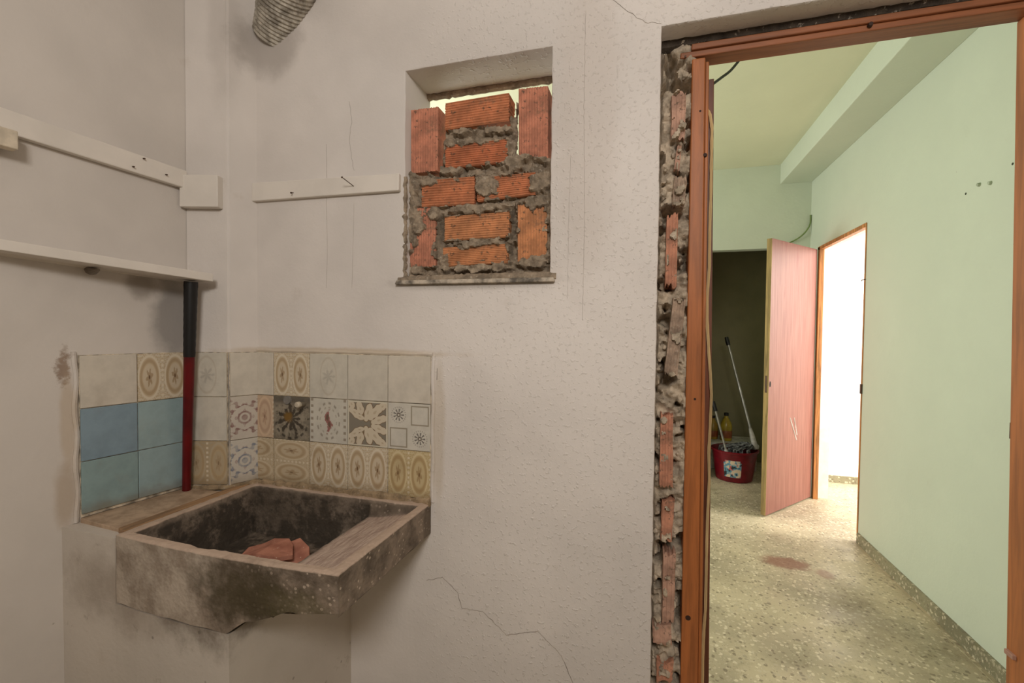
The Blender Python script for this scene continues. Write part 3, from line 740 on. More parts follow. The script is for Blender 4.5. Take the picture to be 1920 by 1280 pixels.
BR = [  # corners in the photograph on the brick plane, ribs run along the length
    ([(770,206),(821,199),(820,320),(770,325)], False, 1, 0.034), ([(834,193),(955,173),(955,226),(834,243)], True, 0, 0.022), ([(834,272),(952,260),(952,304),(834,316)], True, 3, 0.030),
    ([(972,166),(1027,160),(1027,296),(972,291)], False, 1, 0.034), ([(790,338),(890,330),(890,383),(790,388)], True, 0, 0.030), ([(894,333),(1004,322),(1004,364),(894,378)], True, 0, 0.034),
    ([(768,390),(816,388),(816,499),(768,504)], False, 1, 0.034), ([(833,406),(955,396),(955,444),(833,452)], True, 2, 0.032), ([(830,464),(953,456),(953,493),(830,500)], True, 2, 0.034), ([(970,384),(1024,380),(1026,490),(970,494)], False, 2, 0.034)]
brects = []
for q, al, mi, yb in BR:
    pts = [PY(a[0], a[1], yb) for a in q]
    local(ribbed(pts, yb, 0.062, 11 if al else 11, al, MAT['brick'][mi], INF), INF)
    brects.append((pts, yb))
def in_quad(pts, x, z):
    """signed distance-ish: positive inside (metres)"""
    d = 9.0
    for i in range(4):
        a, b = pts[i], pts[(i+1) % 4]; ex, ez = b.x-a.x, b.z-a.z; l = math.hypot(ex, ez)
        d = min(d, -((x-a.x)*ez-(z-a.z)*ex)/l*-1 if False else ((z-a.z)*ex-(x-a.x)*ez)/l*-1)
    return d
SM = [(776,420,26,50),(812,400,14,14),(800,342,26,14),(915,352,28,24),(1000,380,26,16),(1008,345,20,22),(1000,492,34,12),(985,290,26,14),(1018,290,12,14),(900,266,50,8),(845,272,14,10),
      (895,456,55,9),(930,245,30,10),(868,247,18,10),(840,322,30,10),(895,392,60,10),(775,345,18,22),(776,508,24,10),(900,503,60,9),(950,180,8,14),(962,310,16,20),(835,490,8,20),(1022,300,10,10)]
smears = [(PY(a, b, YB), rx*0.00172, ry*0.00160) for a, b, rx, ry in SM]
deepc = [(962, 420, 8, 34), (962, 470, 8, 20), (826, 440, 8, 40), (962, 190, 10, 30), (892, 358, 3, 20), (826, 260, 6, 30)]
deeps = [(PY(a, b, YB), rx*0.0017, ry*0.0016) for a, b, rx, ry in deepc]
def lump(x, z, s, sd=0.0):
    dd = noise.voronoi(Vector((x*s, z*s, sd)))[0]; return max(0.0, 0.75-dd[0])
def grid_field(name, x0, x1, z0, z1, step, fn, mat, parent):
    nx, nz = int((x1-x0)/step), int((z1-z0)/step); V, F, ok = [], [], {}
    for j in range(nz+1):
        for i in range(nx+1):
            x, z = x0+(x1-x0)*i/nx, z0+(z1-z0)*j/nz; y = fn(x, z)
            if y is not None:
                jx = 0.0007*noise.noise(Vector((x*300, z*300, 1))); ok[i, j] = len(V); V.append((x+jx, y, z+jx))
    for j in range(nz):
        for i in range(nx):
            q = [(i, j), (i+1, j), (i+1, j+1), (i, j+1)]
            if all(k in ok for k in q): F.append([ok[k] for k in q])
    return pyd(name, V, F, mat, parent, True)
ztop = [(PY(a, b, YB).x, PY(a, b, YB).z) for a, b in ((766, 325), (826, 325), (828, 250), (834, 240), (955, 238), (962, 180), (970, 185), (972, 290), (1030, 296))]
def top_at(x):
    if x <= ztop[0][0]: return ztop[0][1]
    for (a, za), (b, zb_) in zip(ztop[:-1], ztop[1:]):
        if a <= x <= b: return za+(zb_-za)*(x-a)/max(1e-6, b-a)
    return ztop[-1][1]
def mortar_y(x, z):
    if z > top_at(x)+0.006*fr((x, z, 9), 30, 3): return None
    ins = max(in_quad(p, x, z) for p, _ in brects)
    rough_ = 0.0060*fr((x, 0, z), 45, 5) - 0.011*lump(x, z, 44) - 0.006*lump(x, z, 95, 4)
    y = 0.052 + rough_*1.5
    sm_ = 0.0
    for c, rx, ry in smears:
        d = math.hypot((x-c.x)/rx, (z-c.z)/ry) + 0.55*fr((x, 2, z), 38, 4)
        sm_ = max(sm_, max(0, min(1, (1.05-d)/0.3)))
    dp = 0.0
    for c, rx, ry in deeps:
        d = math.hypot((x-c.x)/rx, (z-c.z)/ry); dp = max(dp, max(0, min(1, (1.1-d)/0.5)))
    if z < 1.955 and -0.004 < ins < 0.016 and fr((x, 8, z), 34, 4) > 0.10+ins*26: sm_ = max(sm_, 0.8)
    if ins > 0.004: y = 0.060
    edge = max(0, 1-abs(min(x-WX0, WX1-x))/0.03)
    y -= 0.010*edge
    y = y*(1-sm_) + (0.0285+rough_)*sm_
    return min(y+0.03*dp*(1-sm_), 0.085)
mo = local(grid_field('mortar', WX0-0.002, WX1+0.002, WZ0, 2.06, 0.0032, mortar_y, MAT['mortar'], INF), INF)
# mortar sill along the bottom and ragged edge at the back of the lintel
def ledge_y(a, b): pass
sb = B(); P = [Vector((0.556+i*0.0085, 0.012, 1.448+0.003*noise.noise(Vector((i*0.7, 0, 2))))) for i in range(61)]
sb.tube(P, [0.016+0.005*noise.noise(Vector((i*0.9, 5, 2))) for i in range(61)], 9); local(sb.build('mortar_sill', MAT['mortar'], INF, True), INF)
sb = B(); sb.hexa([(0.552, -0.016, 1.433), (1.064, -0.016, 1.431), (1.064, 0.03, 1.431), (0.552, 0.03, 1.433), (0.556, -0.014, 1.446), (1.060, -0.014, 1.443), (1.060, 0.03, 1.45), (0.556, 0.03, 1.45)], 0.003)
local(sb.build('sill_slab', m_plain('sill_paint', (176, 164, 148), 0.8, var=0.3, scale=30, bump=0.4), INF), INF)
sb = B(); sb.tube([Vector((WX0-0.01+i*0.012, 0.158, WZ1-0.004+0.004*noise.noise(Vector((i*0.8, 1, 2))))) for i in range(41)], [0.013+0.006*noise.noise(Vector((i*0.9, 7, 2))) for i in range(41)], 8)
local(sb.build('mortar_edge', MAT['mortar'], INF, True), INF)
sb = B(); sb.tube([Vector((WX0-0.003+0.006*noise.noise(Vector((i*0.6, 4, 1))), 0.006+0.004*noise.noise(Vector((i, 3, 1))), 1.44+i*0.0095)) for i in range(36)], [0.007+0.006*noise.noise(Vector((i*0.8, 2, 2))) for i in range(36)], 7)
local(sb.build('mortar_edge', MAT['mortar'], INF, True), INF)

# ================================================================ BROKEN MASONRY BESIDE THE DOOR FRAME
RUB = empty('exposed_masonry', (1.38, 0.08, 0)); tag(RUB, 'hacked brick and mortar left bare beside the door frame', 'masonry')
SH = [  # outline of each brick end, photograph corners (tl,tr,br,bl), depth, material, ribs
    ([(1258,170),(1288,168),(1285,262),(1257,264)], 0.050, 0, 3), ([(1270,268),(1280,268),(1274,322),(1262,318)], 0.044, 0, 2), ([(1264,326),(1290,330),(1284,390),(1258,388)], 0.052, 2, 4),
    ([(1249,400),(1273,396),(1270,541),(1246,541)], 0.044, 1, 4), ([(1262,556),(1287,560),(1271,706),(1244,702)], 0.046, 2, 5), ([(1238,774),(1263,776),(1263,916),(1235,914)], 0.040, 1, 5),
    ([(1241,938),(1266,936),(1260,1017),(1237,1014)], 0.050, 1, 2), ([(1242,1032),(1270,1034),(1264,1168),(1240,1170)], 0.050, 0, 3), ([(1222,1172),(1259,1170),(1261,1214),(1224,1206)], 0.044, 0, 2), ([(1230,1236),(1264,1238),(1262,1282),(1230,1282)], 0.050, 1, 2)]
YF = 0.060
jt0, jt1 = PY(1298, 95, YF).x, PY(1330, 122, YF).x; jb0, jb1 = PY(1276, 1270, YF).x, PY(1316, 1270, YF).x
shq = []
for q, yb, mi, rb in SH:
    pts = [PY(a[0], a[1], yb) for a in q]; shq.append(pts)
    local(ribbed(pts, yb, 0.07, rb, False, MAT['shard'][mi], RUB, chip=0.022, rib=0.0010, ragged=0.0022), RUB)
def jamb_left(z): return jt0+(jb0-jt0)*(2.04-z)/1.73
def rubble_y(x, z):
    ins = max(in_quad(p, x, z) for p in shq)
    big_, sm2 = lump(x, z, 26, 1), lump(x, z, 60, 3)
    r = 0.012*fr((x, 0, z), 30, 5) - 0.034*big_ - 0.016*sm2
    gap = max(0, fr((x, 6, z), 20, 3)-0.10)*0.16
    y = 0.082+r+gap
    if ins > 0.003: y = max(y, 0.058) if fr((x, 3, z), 26, 4) < 0.30 else 0.046+r*0.4
    e = (x-1.344)
    if e < 0.010: y = max(y, 0.060+0.04*(1-e/0.010))
    if x > jamb_left(z)-0.003: y = max(y, 0.064)
    return max(0.020, min(y, 0.150))
rb_ = local(grid_field('mortar', 1.3445, 1.442, 0.0, 2.098, 0.0034, rubble_y, MAT['rubble'], RUB), RUB)
# crumbs of mortar standing proud
for k in range(90):
    z = random.uniform(0.25, 2.03); x = random.uniform(1.352, 1.416)
    if max(in_quad(p, x, z) for p in shq) > 0.006 and random.random() < 0.75: continue
    bm = bmesh.new(); bmesh.ops.create_icosphere(bm, subdivisions=2, radius=random.uniform(0.003, 0.010))
    for v in bm.verts: v.co *= 1+0.55*noise.noise(v.co*180+Vector((k, 0, 0)))
    me = bpy.data.meshes.new('mortar_lump'); bm.to_mesh(me); bm.free()
    o = link('mortar_lump', me, MAT['rubble'], RUB, True); o.location = (x, rubble_y(x, z)-0.002, z); o.scale = (1, 1, random.uniform(0.8, 1.6)); local(o, RUB)

# ================================================================ NEAR DOOR FRAME
DF = empty('door_1', (1.79, 0.1, 0)); struct(DF, 'bare red brown wooden door frame without its door')
def board(name, pts, mat, bev=0.003, parent=DF):
    o = B().hexa(pts, bev).build(name, mat, parent); 
    return local(o, parent)
def lerp_to_floor(xt, zt_, xb, zb_): return xb+(xb-xt)*(0-zb_)/(zb_-zt_)
jb0f, jb1f = jb0+(jb0-jt0)*0.15, jb1+(jb1-jt1)*0.15
board('jamb', [(jb0f, YF, 0), (jb1f-0.010, YF, 0), (jb1f-0.010, 0.125, 0), (jb0f, 0.125, 0), (jt0, YF, 2.04), (jt1-0.010, YF, 2.04), (jt1-0.010, 0.125, 2.04), (jt0, 0.125, 2.04)], MAT['frame'])
board('jamb_bead', [(jb1f-0.0095, YF+0.004, 0), (jb1f, YF+0.004, 0), (jb1f, 0.125, 0), (jb1f-0.0095, 0.125, 0), (jt1-0.0095, YF+0.004, 2.03), (jt1, YF+0.004, 2.03), (jt1, 0.125, 2.03), (jt1-0.0095, 0.125, 2.03)], MAT['frame'])
# stop on the far side of the jamb, its torn pale edge
st0, st1 = PY(1340, 133, 0.13), PY(1334, 1280, 0.13)
board('door_stop', [(jb1f-0.002, 0.13, 0), (st1.x-0.004, 0.13, 0), (st1.x-0.004, 0.168, 0), (jb1f-0.002, 0.168, 0), (jt1-0.002, 0.13, 2.015), (st0.x-0.001, 0.13, 2.015), (st0.x-0.001, 0.168, 2.015), (jt1-0.002, 0.168, 2.015)], MAT['frame_shaded'], 0.002)
ep = [(1327,205),(1333,216),(1336,240),(1335,300),(1334,360),(1332,430),(1331,500),(1327,560),(1327,600),(1330,660),(1333,700),(1335,740),(1333,790),(1330,850),(1331,900),(1328,960),(1326,1030),(1325,1090),(1324,1140),(1321,1180),(1319,1230),(1318,1290)]
eb = B(); pts = [PY(a-1, b, 0.122) for a, b in ep]; PP = []
for i in range(len(pts)-1):
    for t in range(5): PP.append(pts[i].lerp(pts[i+1], t/5)+Vector((0.0006*noise.noise(Vector((i*5+t, 2, 3))), 0, 0)))
PP.append(pts[-1])
eb.tube(PP, [0.0042+0.0012*noise.noise(Vector((i*0.6, 3, 3))) for i in range(len(PP))], 7); local(eb.build('torn_edge', MAT['raw_wood'], DF, True), DF)
YK = 0.125                                                # back of the frame
h0 = PY(1330, 124, YK).z; h1 = PY(1330, 77, YF).z
rj = PY(1905, 60, YK).x; rjb = PY(1884, 1280, YK).x; rjbf = rjb+(rjb-rj)*0.3
HM = h0+0.016
board('head', [(jt0-0.03, YF+0.006, h0), (rj+0.06, YF+0.006, h0), (rj+0.06, YK, h0), (jt0-0.03, YK, h0), (jt0-0.03, YF+0.006, HM), (rj+0.06, YF+0.006, HM), (rj+0.06, YK, HM), (jt0-0.03, YK, HM)], MAT['frame_h'])
board('head_moulding', [(jt0-0.002, YF-0.001, HM), (rj+0.06, YF-0.001, HM), (rj+0.06, YK, HM), (jt0-0.002, YK, HM), (jt0-0.002, YF-0.001, h1), (rj+0.06, YF-0.001, h1), (rj+0.06, YK, h1), (jt0-0.002, YK, h1)], MAT['frame_h'])
board('jamb', [(rjbf, YF, 0), (rjbf+0.055, YF, 0), (rjbf+0.055, YK, 0), (rjbf, YK, 0), (rj, YF, h0), (rj+0.055, YF, h0), (rj+0.055, YK, h0), (rj, YK, h0)], MAT['frame'])
sp = PY(1903, 810, YK-0.02); board('strike_plate', [(sp.x+0.002, YK-0.03, sp.z-0.02), (sp.x+0.012, YK-0.03, sp.z-0.02), (sp.x+0.012, YK+0.002, sp.z-0.02), (sp.x+0.002, YK+0.002, sp.z-0.02), (sp.x+0.002, YK-0.03, sp.z+0.02), (sp.x+0.012, YK-0.03, sp.z+0.02), (sp.x+0.012, YK+0.002, sp.z+0.02), (sp.x+0.002, YK+0.002, sp.z+0.02)], MAT['steel'], 0.001)
fp = PY(1891, 1226, YK-0.02); board('filler_patch', [(fp.x-0.001, YK-0.034, fp.z-0.006), (fp.x+0.010, YK-0.034, fp.z-0.006), (fp.x+0.010, YK-0.005, fp.z-0.006), (fp.x-0.001, YK-0.005, fp.z-0.006), (fp.x-0.001, YK-0.034, fp.z+0.006), (fp.x+0.010, YK-0.034, fp.z+0.006), (fp.x+0.010, YK-0.005, fp.z+0.006), (fp.x-0.001, YK-0.005, fp.z+0.006)], m_plain('pink_filler', (196, 150, 128), 0.9), 0.002)
knot_m = m_plain('knot', (52, 28, 16), 0.7)
for px_, py_, r in ((1313, 208, 0.0035), (1322, 290, 0.006), (1303, 748, 0.004), (1290, 1158, 0.009), (1632, 46, 0.006)):
    q = PY(px_, py_, YF); b = B(); b.tube([(q.x, YF+0.003, q.z), (q.x, YF-0.0008 - (0.0035 if py_ < 60 else 0), q.z)], [r, r*0.8], 10); local(b.build('knot', knot_m, DF), DF)
q = PY(1285, 107, YF); b = B(); b.tube([(q.x, YF, q.z), (q.x, YF-0.004, q.z)], [0.0028, 0.0032], 8); local(b.build('nail_head', MAT['steel'], DF), DF)
# dark lumpy strip standing in for the shaded gap over the head
gb = B(); gb.tube([Vector((1.346+i*0.02, 0.088, 2.104+0.004*noise.noise(Vector((i*0.8, 1, 2))))) for i in range(45)], [0.022+0.006*noise.noise(Vector((i*0.9, 7, 2))) for i in range(45)], 8)
local(gb.build('gap_shade_strip', f_mortar('painted_gap_shade', (84, 74, 64)), RUB, True), RUB)

# ================================================================ BATTENS, SHELF, POLE, DUCT
zb0, zb1 = 1.730, 1.790
BT = empty('wall_batten', (0.28, 0, 1.76)); tag(BT, 'white painted wooden batten on the back wall, left of the bricked window', 'batten')
local(B().hexa([(-0.008, -0.016, 1.733), (0.566, -0.016, 1.726), (0.566, 0.003, 1.726), (-0.008, 0.003, 1.733), (-0.008, -0.014, 1.797), (0.566, -0.014, 1.780), (0.566, 0.003, 1.780), (-0.008, 0.003, 1.797)], 0.003).build('plank', MAT['white_paint'], BT), BT)
def nail(px_, py_, root, L=0.028, dx=0.3, dz=-0.3):
    q = PY(px_, py_, -0.014); b = B(); d = Vector((dx, -1, dz)).normalized()
    b.tube([q+Vector((0, 0.004, 0)), q+d*L], 0.0013, 6); e = q+d*L; b.tube([e, e+d*0.0015], 0.0032, 8); return local(b.build('nail', MAT['steel'], root), root)
nail(664, 350, BT, 0.05, -0.25, 0.35); nail(550, 360, BT, 0.014, 0.2, -0.5)
SB = empty('wall_batten', tuple(LW(0.3, 0, 1.78))); tag(SB, 'long white painted batten on the left wall above the shelf', 'batten')
q0, q1, q2, q3 = LW(1.6, 0, 0), LW(0.0, 0, 0), LW(0.0, 0.022, 0), LW(1.6, 0.022, 0)
def sz(p, t): return 1.752+(0.058 if t else 0) + 0.012*max(0, (-p.y-0.13)/0.4)
local(B().hexa([(p.x, p.y, sz(p, t)) for t in (0, 1) for p in (q0, q3, q2, q1)], 0.003).build('plank', MAT['white_paint'], SB), SB)
for px_, py_ in ((248, 312), (310, 327), (268, 297)):
    q = PL(px_, py_, 0.02); b = B(); b.tube([q-LN*0.004, q+LN*0.010+Vector((0, 0, -0.002))], 0.0022, 6); local(b.build('nail', MAT['steel'], SB), SB)
BL = empty('wooden_block', (-0.11, -0.12, 1.75)); tag(BL, 'square white wooden block fixed to the corner pillar', 'block')
Lp, angp, midp = between((-0.172, -0.121, 0), (-0.040, -0.080, 0)); dp_ = Vector((math.cos(angp), math.sin(angp), 0)); np_ = Vector((math.sin(angp), -math.cos(angp), 0))
A0 = Vector((-0.168, -0.119, 0)); 
c0, c1 = A0-dp_*0.008, A0+dp_*0.117
pts4 = [c0+np_*0.030, c1+np_*0.030, c1, c0]
local(B().hexa([(p.x, p.y, z) for z in (1.690, 1.795) for p in pts4], 0.0025).build('block_body', MAT['white_paint'], BL), BL)
EB = empty('wooden_bracket', tuple(PL(10, 262, 0.03))); tag(EB, 'yellowed wooden bracket end at the left edge above the shelf', 'bracket')
s_a, s_b = 0.415, 0.62
local(B().hexa([tuple(LW(s, o_, z)) for z in (1.722, 1.768) for s, o_ in ((s_b, 0.018), (s_b, 0.05), (s_a, 0.05), (s_a, 0.018))], 0.003).build('bracket_body', MAT['yellow_paint'], EB), EB)

SHF = empty('wall_shelf', (-0.15, -0.4, 1.45)); tag(SHF, 'thin white painted plank shelf along the left wall', 'shelf')
e0 = Vector((-0.046, -0.132, 1.442)); e1 = PZ(0, 468, 1.470)
dirf = (e1-e0); e2 = e0+dirf*1.6
w0, w2 = LW(-0.006, -0.002, e0.z), LW(1.0, -0.002, e2.z)
tk = Vector((0, 0, 0.026))
local(B().hexa([e2, e0, Vector((-0.05, -0.082, e0.z)), w2] if False else [w2, e2, e0, w0, w2+tk, e2+tk, e0+tk, w0+tk], 0.0025).build('plank', MAT['white_paint'], SHF), SHF)
br_ = PL(262, 522, 0.01); b = B(); b.tube([LW(0.255, -0.005, 1.452), LW(0.255, 0.02, 1.446), LW(0.255, 0.045, 1.449)], [0.014, 0.010, 0.004], 8)
local(b.build('bracket_stub', m_plain('bracket_plaster', (170, 158, 146), 0.9), SHF, True), SHF)

PO = empty('leaning_pole', (-0.150, -0.150, 0.75)); tag(PO, 'dark red pole with black sleeve, standing on the ledge and leaning under the shelf', 'pole')
p0 = PZ(349, 917, 0.752); p0 = Vector((p0.x+0.004, p0.y-0.002, 0.7505)); p1 = PY(358, 531, -0.165); p1.z = 1.441
pm = p0.lerp(p1, 0.65)
local(B().tube([p0, p0.lerp(p1, 0.3), pm], [0.0125, 0.0145, 0.016], 20).build('pole_shaft', MAT['red'], PO, True), PO)
b = B(); N = 18; b.tube([p0.lerp(p1, 0.645+0.353*i/N) for i in range(N+1)], [0.0165+0.003*i/N+0.0006*(i % 2) for i in range(N+1)], 20); local(b.build('black_sleeve', MAT['black'], PO, True), PO)

DU = empty('flue_duct', (0.06, 0.0, 2.36)); tag(DU, 'grimy corrugated metal flue duct entering the wall near the corner', 'duct')
dm = NB('dirty_foil'); _p = dm.obj(); _n = dm.noise(dm.vscale(_p, (1, 1, 1)), 30, 6, 0.7)
_c = dm.mix(dm.ramp(_n, 0.35, 0.65), (128, 120, 108), (196, 188, 174)); dm.bump(dm.noise(_p, 90, 5, 0.7), 0.6, 0.006); dm = dm.done(_c, 0.5, 0.35)
ax0 = Vector((0.055, 0.06, 2.325)); dvec = Vector((0.55, -0.42, 0.50)).normalized(); b = B(); P, R = [], []
for i in range(240):
    t = i/239; q = ax0+dvec*(t*0.7)+Vector((0.05*t*t, -0.05*t*t, 0)); P.append(q); R.append(0.092+0.0022*math.sin(i*1.45)+0.003*noise.noise(q*22))
b.tube(P, R, 40); local(b.build('corrugated_tube', dm, DU, True), DU)

# ================================================================ CRACKS IN THE PLASTER
def crack(px_pts, width, mat, seed=0, y=-0.0004, wob=0.004):
    P = [PY(a, b, 0) for a, b in px_pts]; Q = []
    for a_, b_ in zip(P[:-1], P[1:]):
        n = max(3, int((b_-a_).length/0.008))
        for i in range(n): Q.append(a_.lerp(b_, i/n))
    Q.append(P[-1]); V, F = [], []
    for i, q in enumerate(Q):
        t = (Q[min(i+1, len(Q)-1)]-Q[max(0, i-1)]).normalized(); nrm = Vector((-t.z, 0, t.x))
        o_ = nrm*(wob*noise.noise(Vector((i*0.55, seed, 0)))); ww = width*(0.6+0.6*abs(noise.noise(Vector((i*0.8, seed, 5)))))
        c = q+o_
        V += [Vector((c.x, y, c.z))+nrm*ww, Vector((c.x, y-0.0006, c.z)), Vector((c.x, y, c.z))-nrm*ww*0.8]
    for i in range(len(Q)-1): F += [(3*i, 3*i+3, 3*i+4, 3*i+1), (3*i+1, 3*i+4, 3*i+5, 3*i+2)]
    return pyd('plaster_crack', V, F, mat, WALL)
crack([(800,1088),(830,1082),(858,1110),(866,1140),(905,1146),(950,1190),(1008,1183),(1050,1225),(1062,1250),(1076,1285)], 0.0016, MAT['crack'], 1)
crack([(655,190),(660,225),(655,260),(660,300),(664,320)], 0.0005, MAT['crack_dark'], 2)
crack([(612,270),(613,340)], 0.0004, MAT['crack_dark'], 3, wob=0.001); crack([(612,370),(614,470),(612,540)], 0.0005, MAT['crack'], 4, wob=0.001)
crack([(1098,20),(1095,200),(1096,420),(1092,600)], 0.0006, MAT['crack'], 5, wob=0.002); crack([(1070,290),(1066,420),(1064,560)], 0.0004, MAT['crack'], 6, wob=0.002)
crack([(1150,0),(1175,20),(1210,42),(1240,44)], 0.0010, MAT['crack'], 7); crack([(664,380),(660,540)], 0.0004, MAT['crack'], 8, wob=0.001)
crack([(820,690),(819,712)], 0.0016, MAT['crack_dark'], 9, wob=0.001)

# ================================================================ FAR DOORWAY AND DOOR LEAF
D2 = empty('door_2', (RX, (NEAR+FAR)/2, 0)); struct(D2, 'thin wooden frame of the bright far doorway')
for nm, a in (('jamb', (RX-0.006, RX+0.028, FAR-0.040, FAR+0.002, 0, DT)), ('jamb', (RX-0.004, RX+0.028, NEAR-0.002, NEAR+0.014, 0, DT)), ('head', (RX-0.006, RX+0.028, NEAR, FAR, DT-0.022, DT+0.004))):
    local(B().box(*a, 0.002).build(nm, MAT['orange_wood'], D2), D2)
q = PX(1618, 525, RX); b = B(); b.tube([(RX, NEAR-0.004, q.z), (RX-0.014, NEAR+0.012, q.z), (RX-0.010, NEAR+0.03, q.z-0.006)], 0.003, 6); local(b.build('hook', MAT['steel'], D2), D2)
q = PX(1612, 728, RX); local(B().box(RX-0.008, RX+0.004, NEAR-0.004, NEAR+0.016, q.z-0.03, q.z+0.03, 0.001).build('strike_plate', MAT['steel'], D2), D2)

lm = NB('pink_door_veneer'); _p = lm.obj(); _pp = lm.vscale(_p, (26, 26, 1.3))
_n = lm.noise(_pp, 2.0, 6, 0.6, 0.3); _c = lm.mix(lm.ramp(_n, 0.3, 0.7), (130, 82, 71), (150, 102, 89))
_z = lm.sep(_p)[2]
_c = lm.mix(lm.ramp(lm.noise(lm.vscale(_p, (14, 14, 2.2)), 1.2, 4), 0.54, 0.72)*lm.ramp(_z, 1.2, 1.7)*0.7, _c, (122, 56, 46))
_c = lm.mix(lm.ramp(lm.noise(_pp, 6, 4, 0.7), 0.66, 0.74)*0.35, _c, (180, 132, 118)); lm = lm.done(_c, 0.5)
H, Fp = Vector((2.597, 2.835, 0)), Vector((2.150, 2.288, 0)); dl = Fp-H; LL = dl.length; al = math.atan2(dl.y, dl.x)
LEAF = empty('door_leaf', (H.x, H.y, 0.012)); LEAF.rotation_euler = (0, 0, al); tag(LEAF, 'faded pinkish red wooden door standing open inside the inner room', 'door')
# local x runs from hinge to free edge, the seen face is local +y (towards the doorway side)
LEAF_T = 0.034; LH = 1.955
nf = Vector((-dl.y, dl.x, 0)).normalized(); sgn = 1 if nf.dot(Vector((1, -1, 0))) > 0 else -1
def lbox(nm, x0, x1, t0, t1, z0, z1, mat, bev=0.001):
    y0, y1 = sorted((sgn*t0, sgn*t1)); return B().box(x0, x1, y0, y1, z0, z1, bev).build(nm, mat, LEAF)
fpan = lbox('face_panel', 0, LL-0.004, -0.004, 0.0, 0, LH, lm); lbox('face_panel', 0, LL-0.004, -LEAF_T, -LEAF_T+0.004, 0, LH, lm)
lbox('edge_core', 0.001, LL-0.005, -LEAF_T+0.0041, -0.0041, 0.001, LH-0.001, MAT['raw_wood']); lbox('edge_lipping', LL-0.0045, LL, -LEAF_T, 0.0, 0, LH, f_wood('lipping', (176, 150, 96), 2, 0.7, 0.8))
def on_leaf(px_, py_):
    d = ray(px_, py_); n3 = nf; t = (H-CAM).dot(n3)/d.dot(n3); q = CAM+d*t; return (q-H).dot(dl.normalized()), q.z-0.012
kx, kz = on_leaf(1444, 720)
b = B(); b.tube([(kx, -sgn*0.002, kz), (kx, sgn*0.0008, kz)], [0.011, 0.011], 14); 
for v in b.bm.verts: v.co.z = kz+(v.co.z-kz)*1.9
b.build('keyhole', MAT['dark'], fpan)
for p_a, p_b in (((1481, 783), (1493, 824)), ((1489, 783), (1494, 815))):
    a_, c_ = on_leaf(*p_a), on_leaf(*p_b); b = B(); b.tube([(a_[0], sgn*0.0004, a_[1]), (c_[0], sgn*0.0004, c_[1])], 0.0045, 5); b.build('paint_scratch', m_plain('white_scratch', (246, 242, 238), 0.7), fpan)
lbox('latch_plate', LL-0.001, LL+0.0012, -0.024, -0.010, kz-0.06, kz+0.06, MAT['steel'], 0.0004)

# ================================================================ RECESS CONTENTS
BK = empty('mop_bucket', (2.10, 3.20, 0)); tag(BK, 'dark red plastic mop bucket with a picture sticker, in the dim recess', 'bucket')
bred = m_plain('bucket_red', (106, 14, 26), 0.35)
b = B(); b.lathe([(0.001, 0.004), (0.140, 0.0), (0.150, 0.006), (0.186, 0.255), (0.196, 0.258), (0.198, 0.272), (0.188, 0.276), (0.180, 0.262), (0.146, 0.016), (0.001, 0.014)], n=40); bbody = b.build('bucket_body', bred, BK, True)
b = B(); b.tube([(0.197*math.cos(a_), 0.197*math.sin(a_), 0.262) for a_ in [math.pi*0.05+i*math.pi*0.9/20 for i in range(21)]], 0.005, 6); b.build('handle', MAT['chrome'], bbody, True)
sm_ = NB('bucket_sticker'); u_, v_, w_ = sm_.sep(sm_.obj()); n_ = sm_.noise(sm_.obj(), 26, 3, 0.5)
_c = sm_.mix(sm_.ramp(n_, 0.45, 0.50), (206, 186, 160), (96, 142, 160)); _c = sm_.mix(sm_.ramp(n_, 0.56, 0.60), _c, (40, 44, 50)); _c = sm_.mix(sm_.ramp(sm_.noise(sm_.vadd(sm_.obj(), (2, 2, 2)), 22, 2), 0.60, 0.66), _c, (196, 92, 84)); sm_ = sm_.done(_c, 0.4)
V, F = [], []; a0 = math.radians(-128); n = 12
for j in range(9):
    for i in range(n+1):
        a_ = a0+math.radians(48)*i/n; z = 0.05+0.15*j/8; r = 0.1515+0.036*(z-0.006)/0.25; V.append((r*math.cos(a_), r*math.sin(a_), z))
for j in range(8):
    for i in range(n):
        if (i in (0,) and j in (7,)) or (i == n-1 and j in (7,)): continue
        a_ = j*(n+1)+i; F.append((a_, a_+1, a_+n+2, a_+n+1))
st = pyd('sticker', V, F, sm_, bbody, True); st['label'] = 'pale sticker with a blue and pink picture'
def mop(root_name, label, px0, py0, y0, px1, py1, y1, grip, cat, head=True, r=0.011):
    a_, c_ = PY(px0, py0, y0), PY(px1, py1, y1); root = empty(root_name, tuple(c_)); tag(root, label, cat)
    g = a_.lerp(c_, grip)
    local(B().tube([g, c_.lerp(a_, 0.16)], r, 10).build('pole', MAT['chrome'], root, True), root)
    local(B().tube([a_, a_.lerp(c_, grip*0.5), g+(c_-a_).normalized()*0.006], [r*1.5, r*1.8, r*1.6], 10).build('grip', MAT['black'], root, True), root)
    local(B().tube([c_.lerp(a_, 0.18), c_.lerp(a_, 0.12), c_], [r*1.25, r*1.9, r*2.4], 10).build('socket', m_plain('socket_grey', (176, 172, 164), 0.5), root, True), root)
    if head:
        b = B(); rnd = random.Random(3)
        for k in range(46):
            a2 = rnd.uniform(0, math.tau); rr = rnd.uniform(0.03, 0.14); e = Vector((2.10+rr*math.cos(a2), 3.20+rr*math.sin(a2), 0))
            s = Vector((c_.x, c_.y, c_.z)); b.tube([s, Vector(((s.x+e.x)/2, (s.y+e.y)/2, 0.30+rnd.uniform(-.01, .03))), Vector((e.x, e.y, 0.268+rnd.uniform(0, .02))), Vector((e.x+rnd.uniform(-.02, .02), e.y+rnd.uniform(-.02, .02), 0.20))], 0.006, 5)
        o = local(b.build('mop_strands', m_plain('mop_yarn', (104, 106, 104), 0.95, var=0.6, scale=40), root, True), root); o['kind'] = 'stuff'
    return root
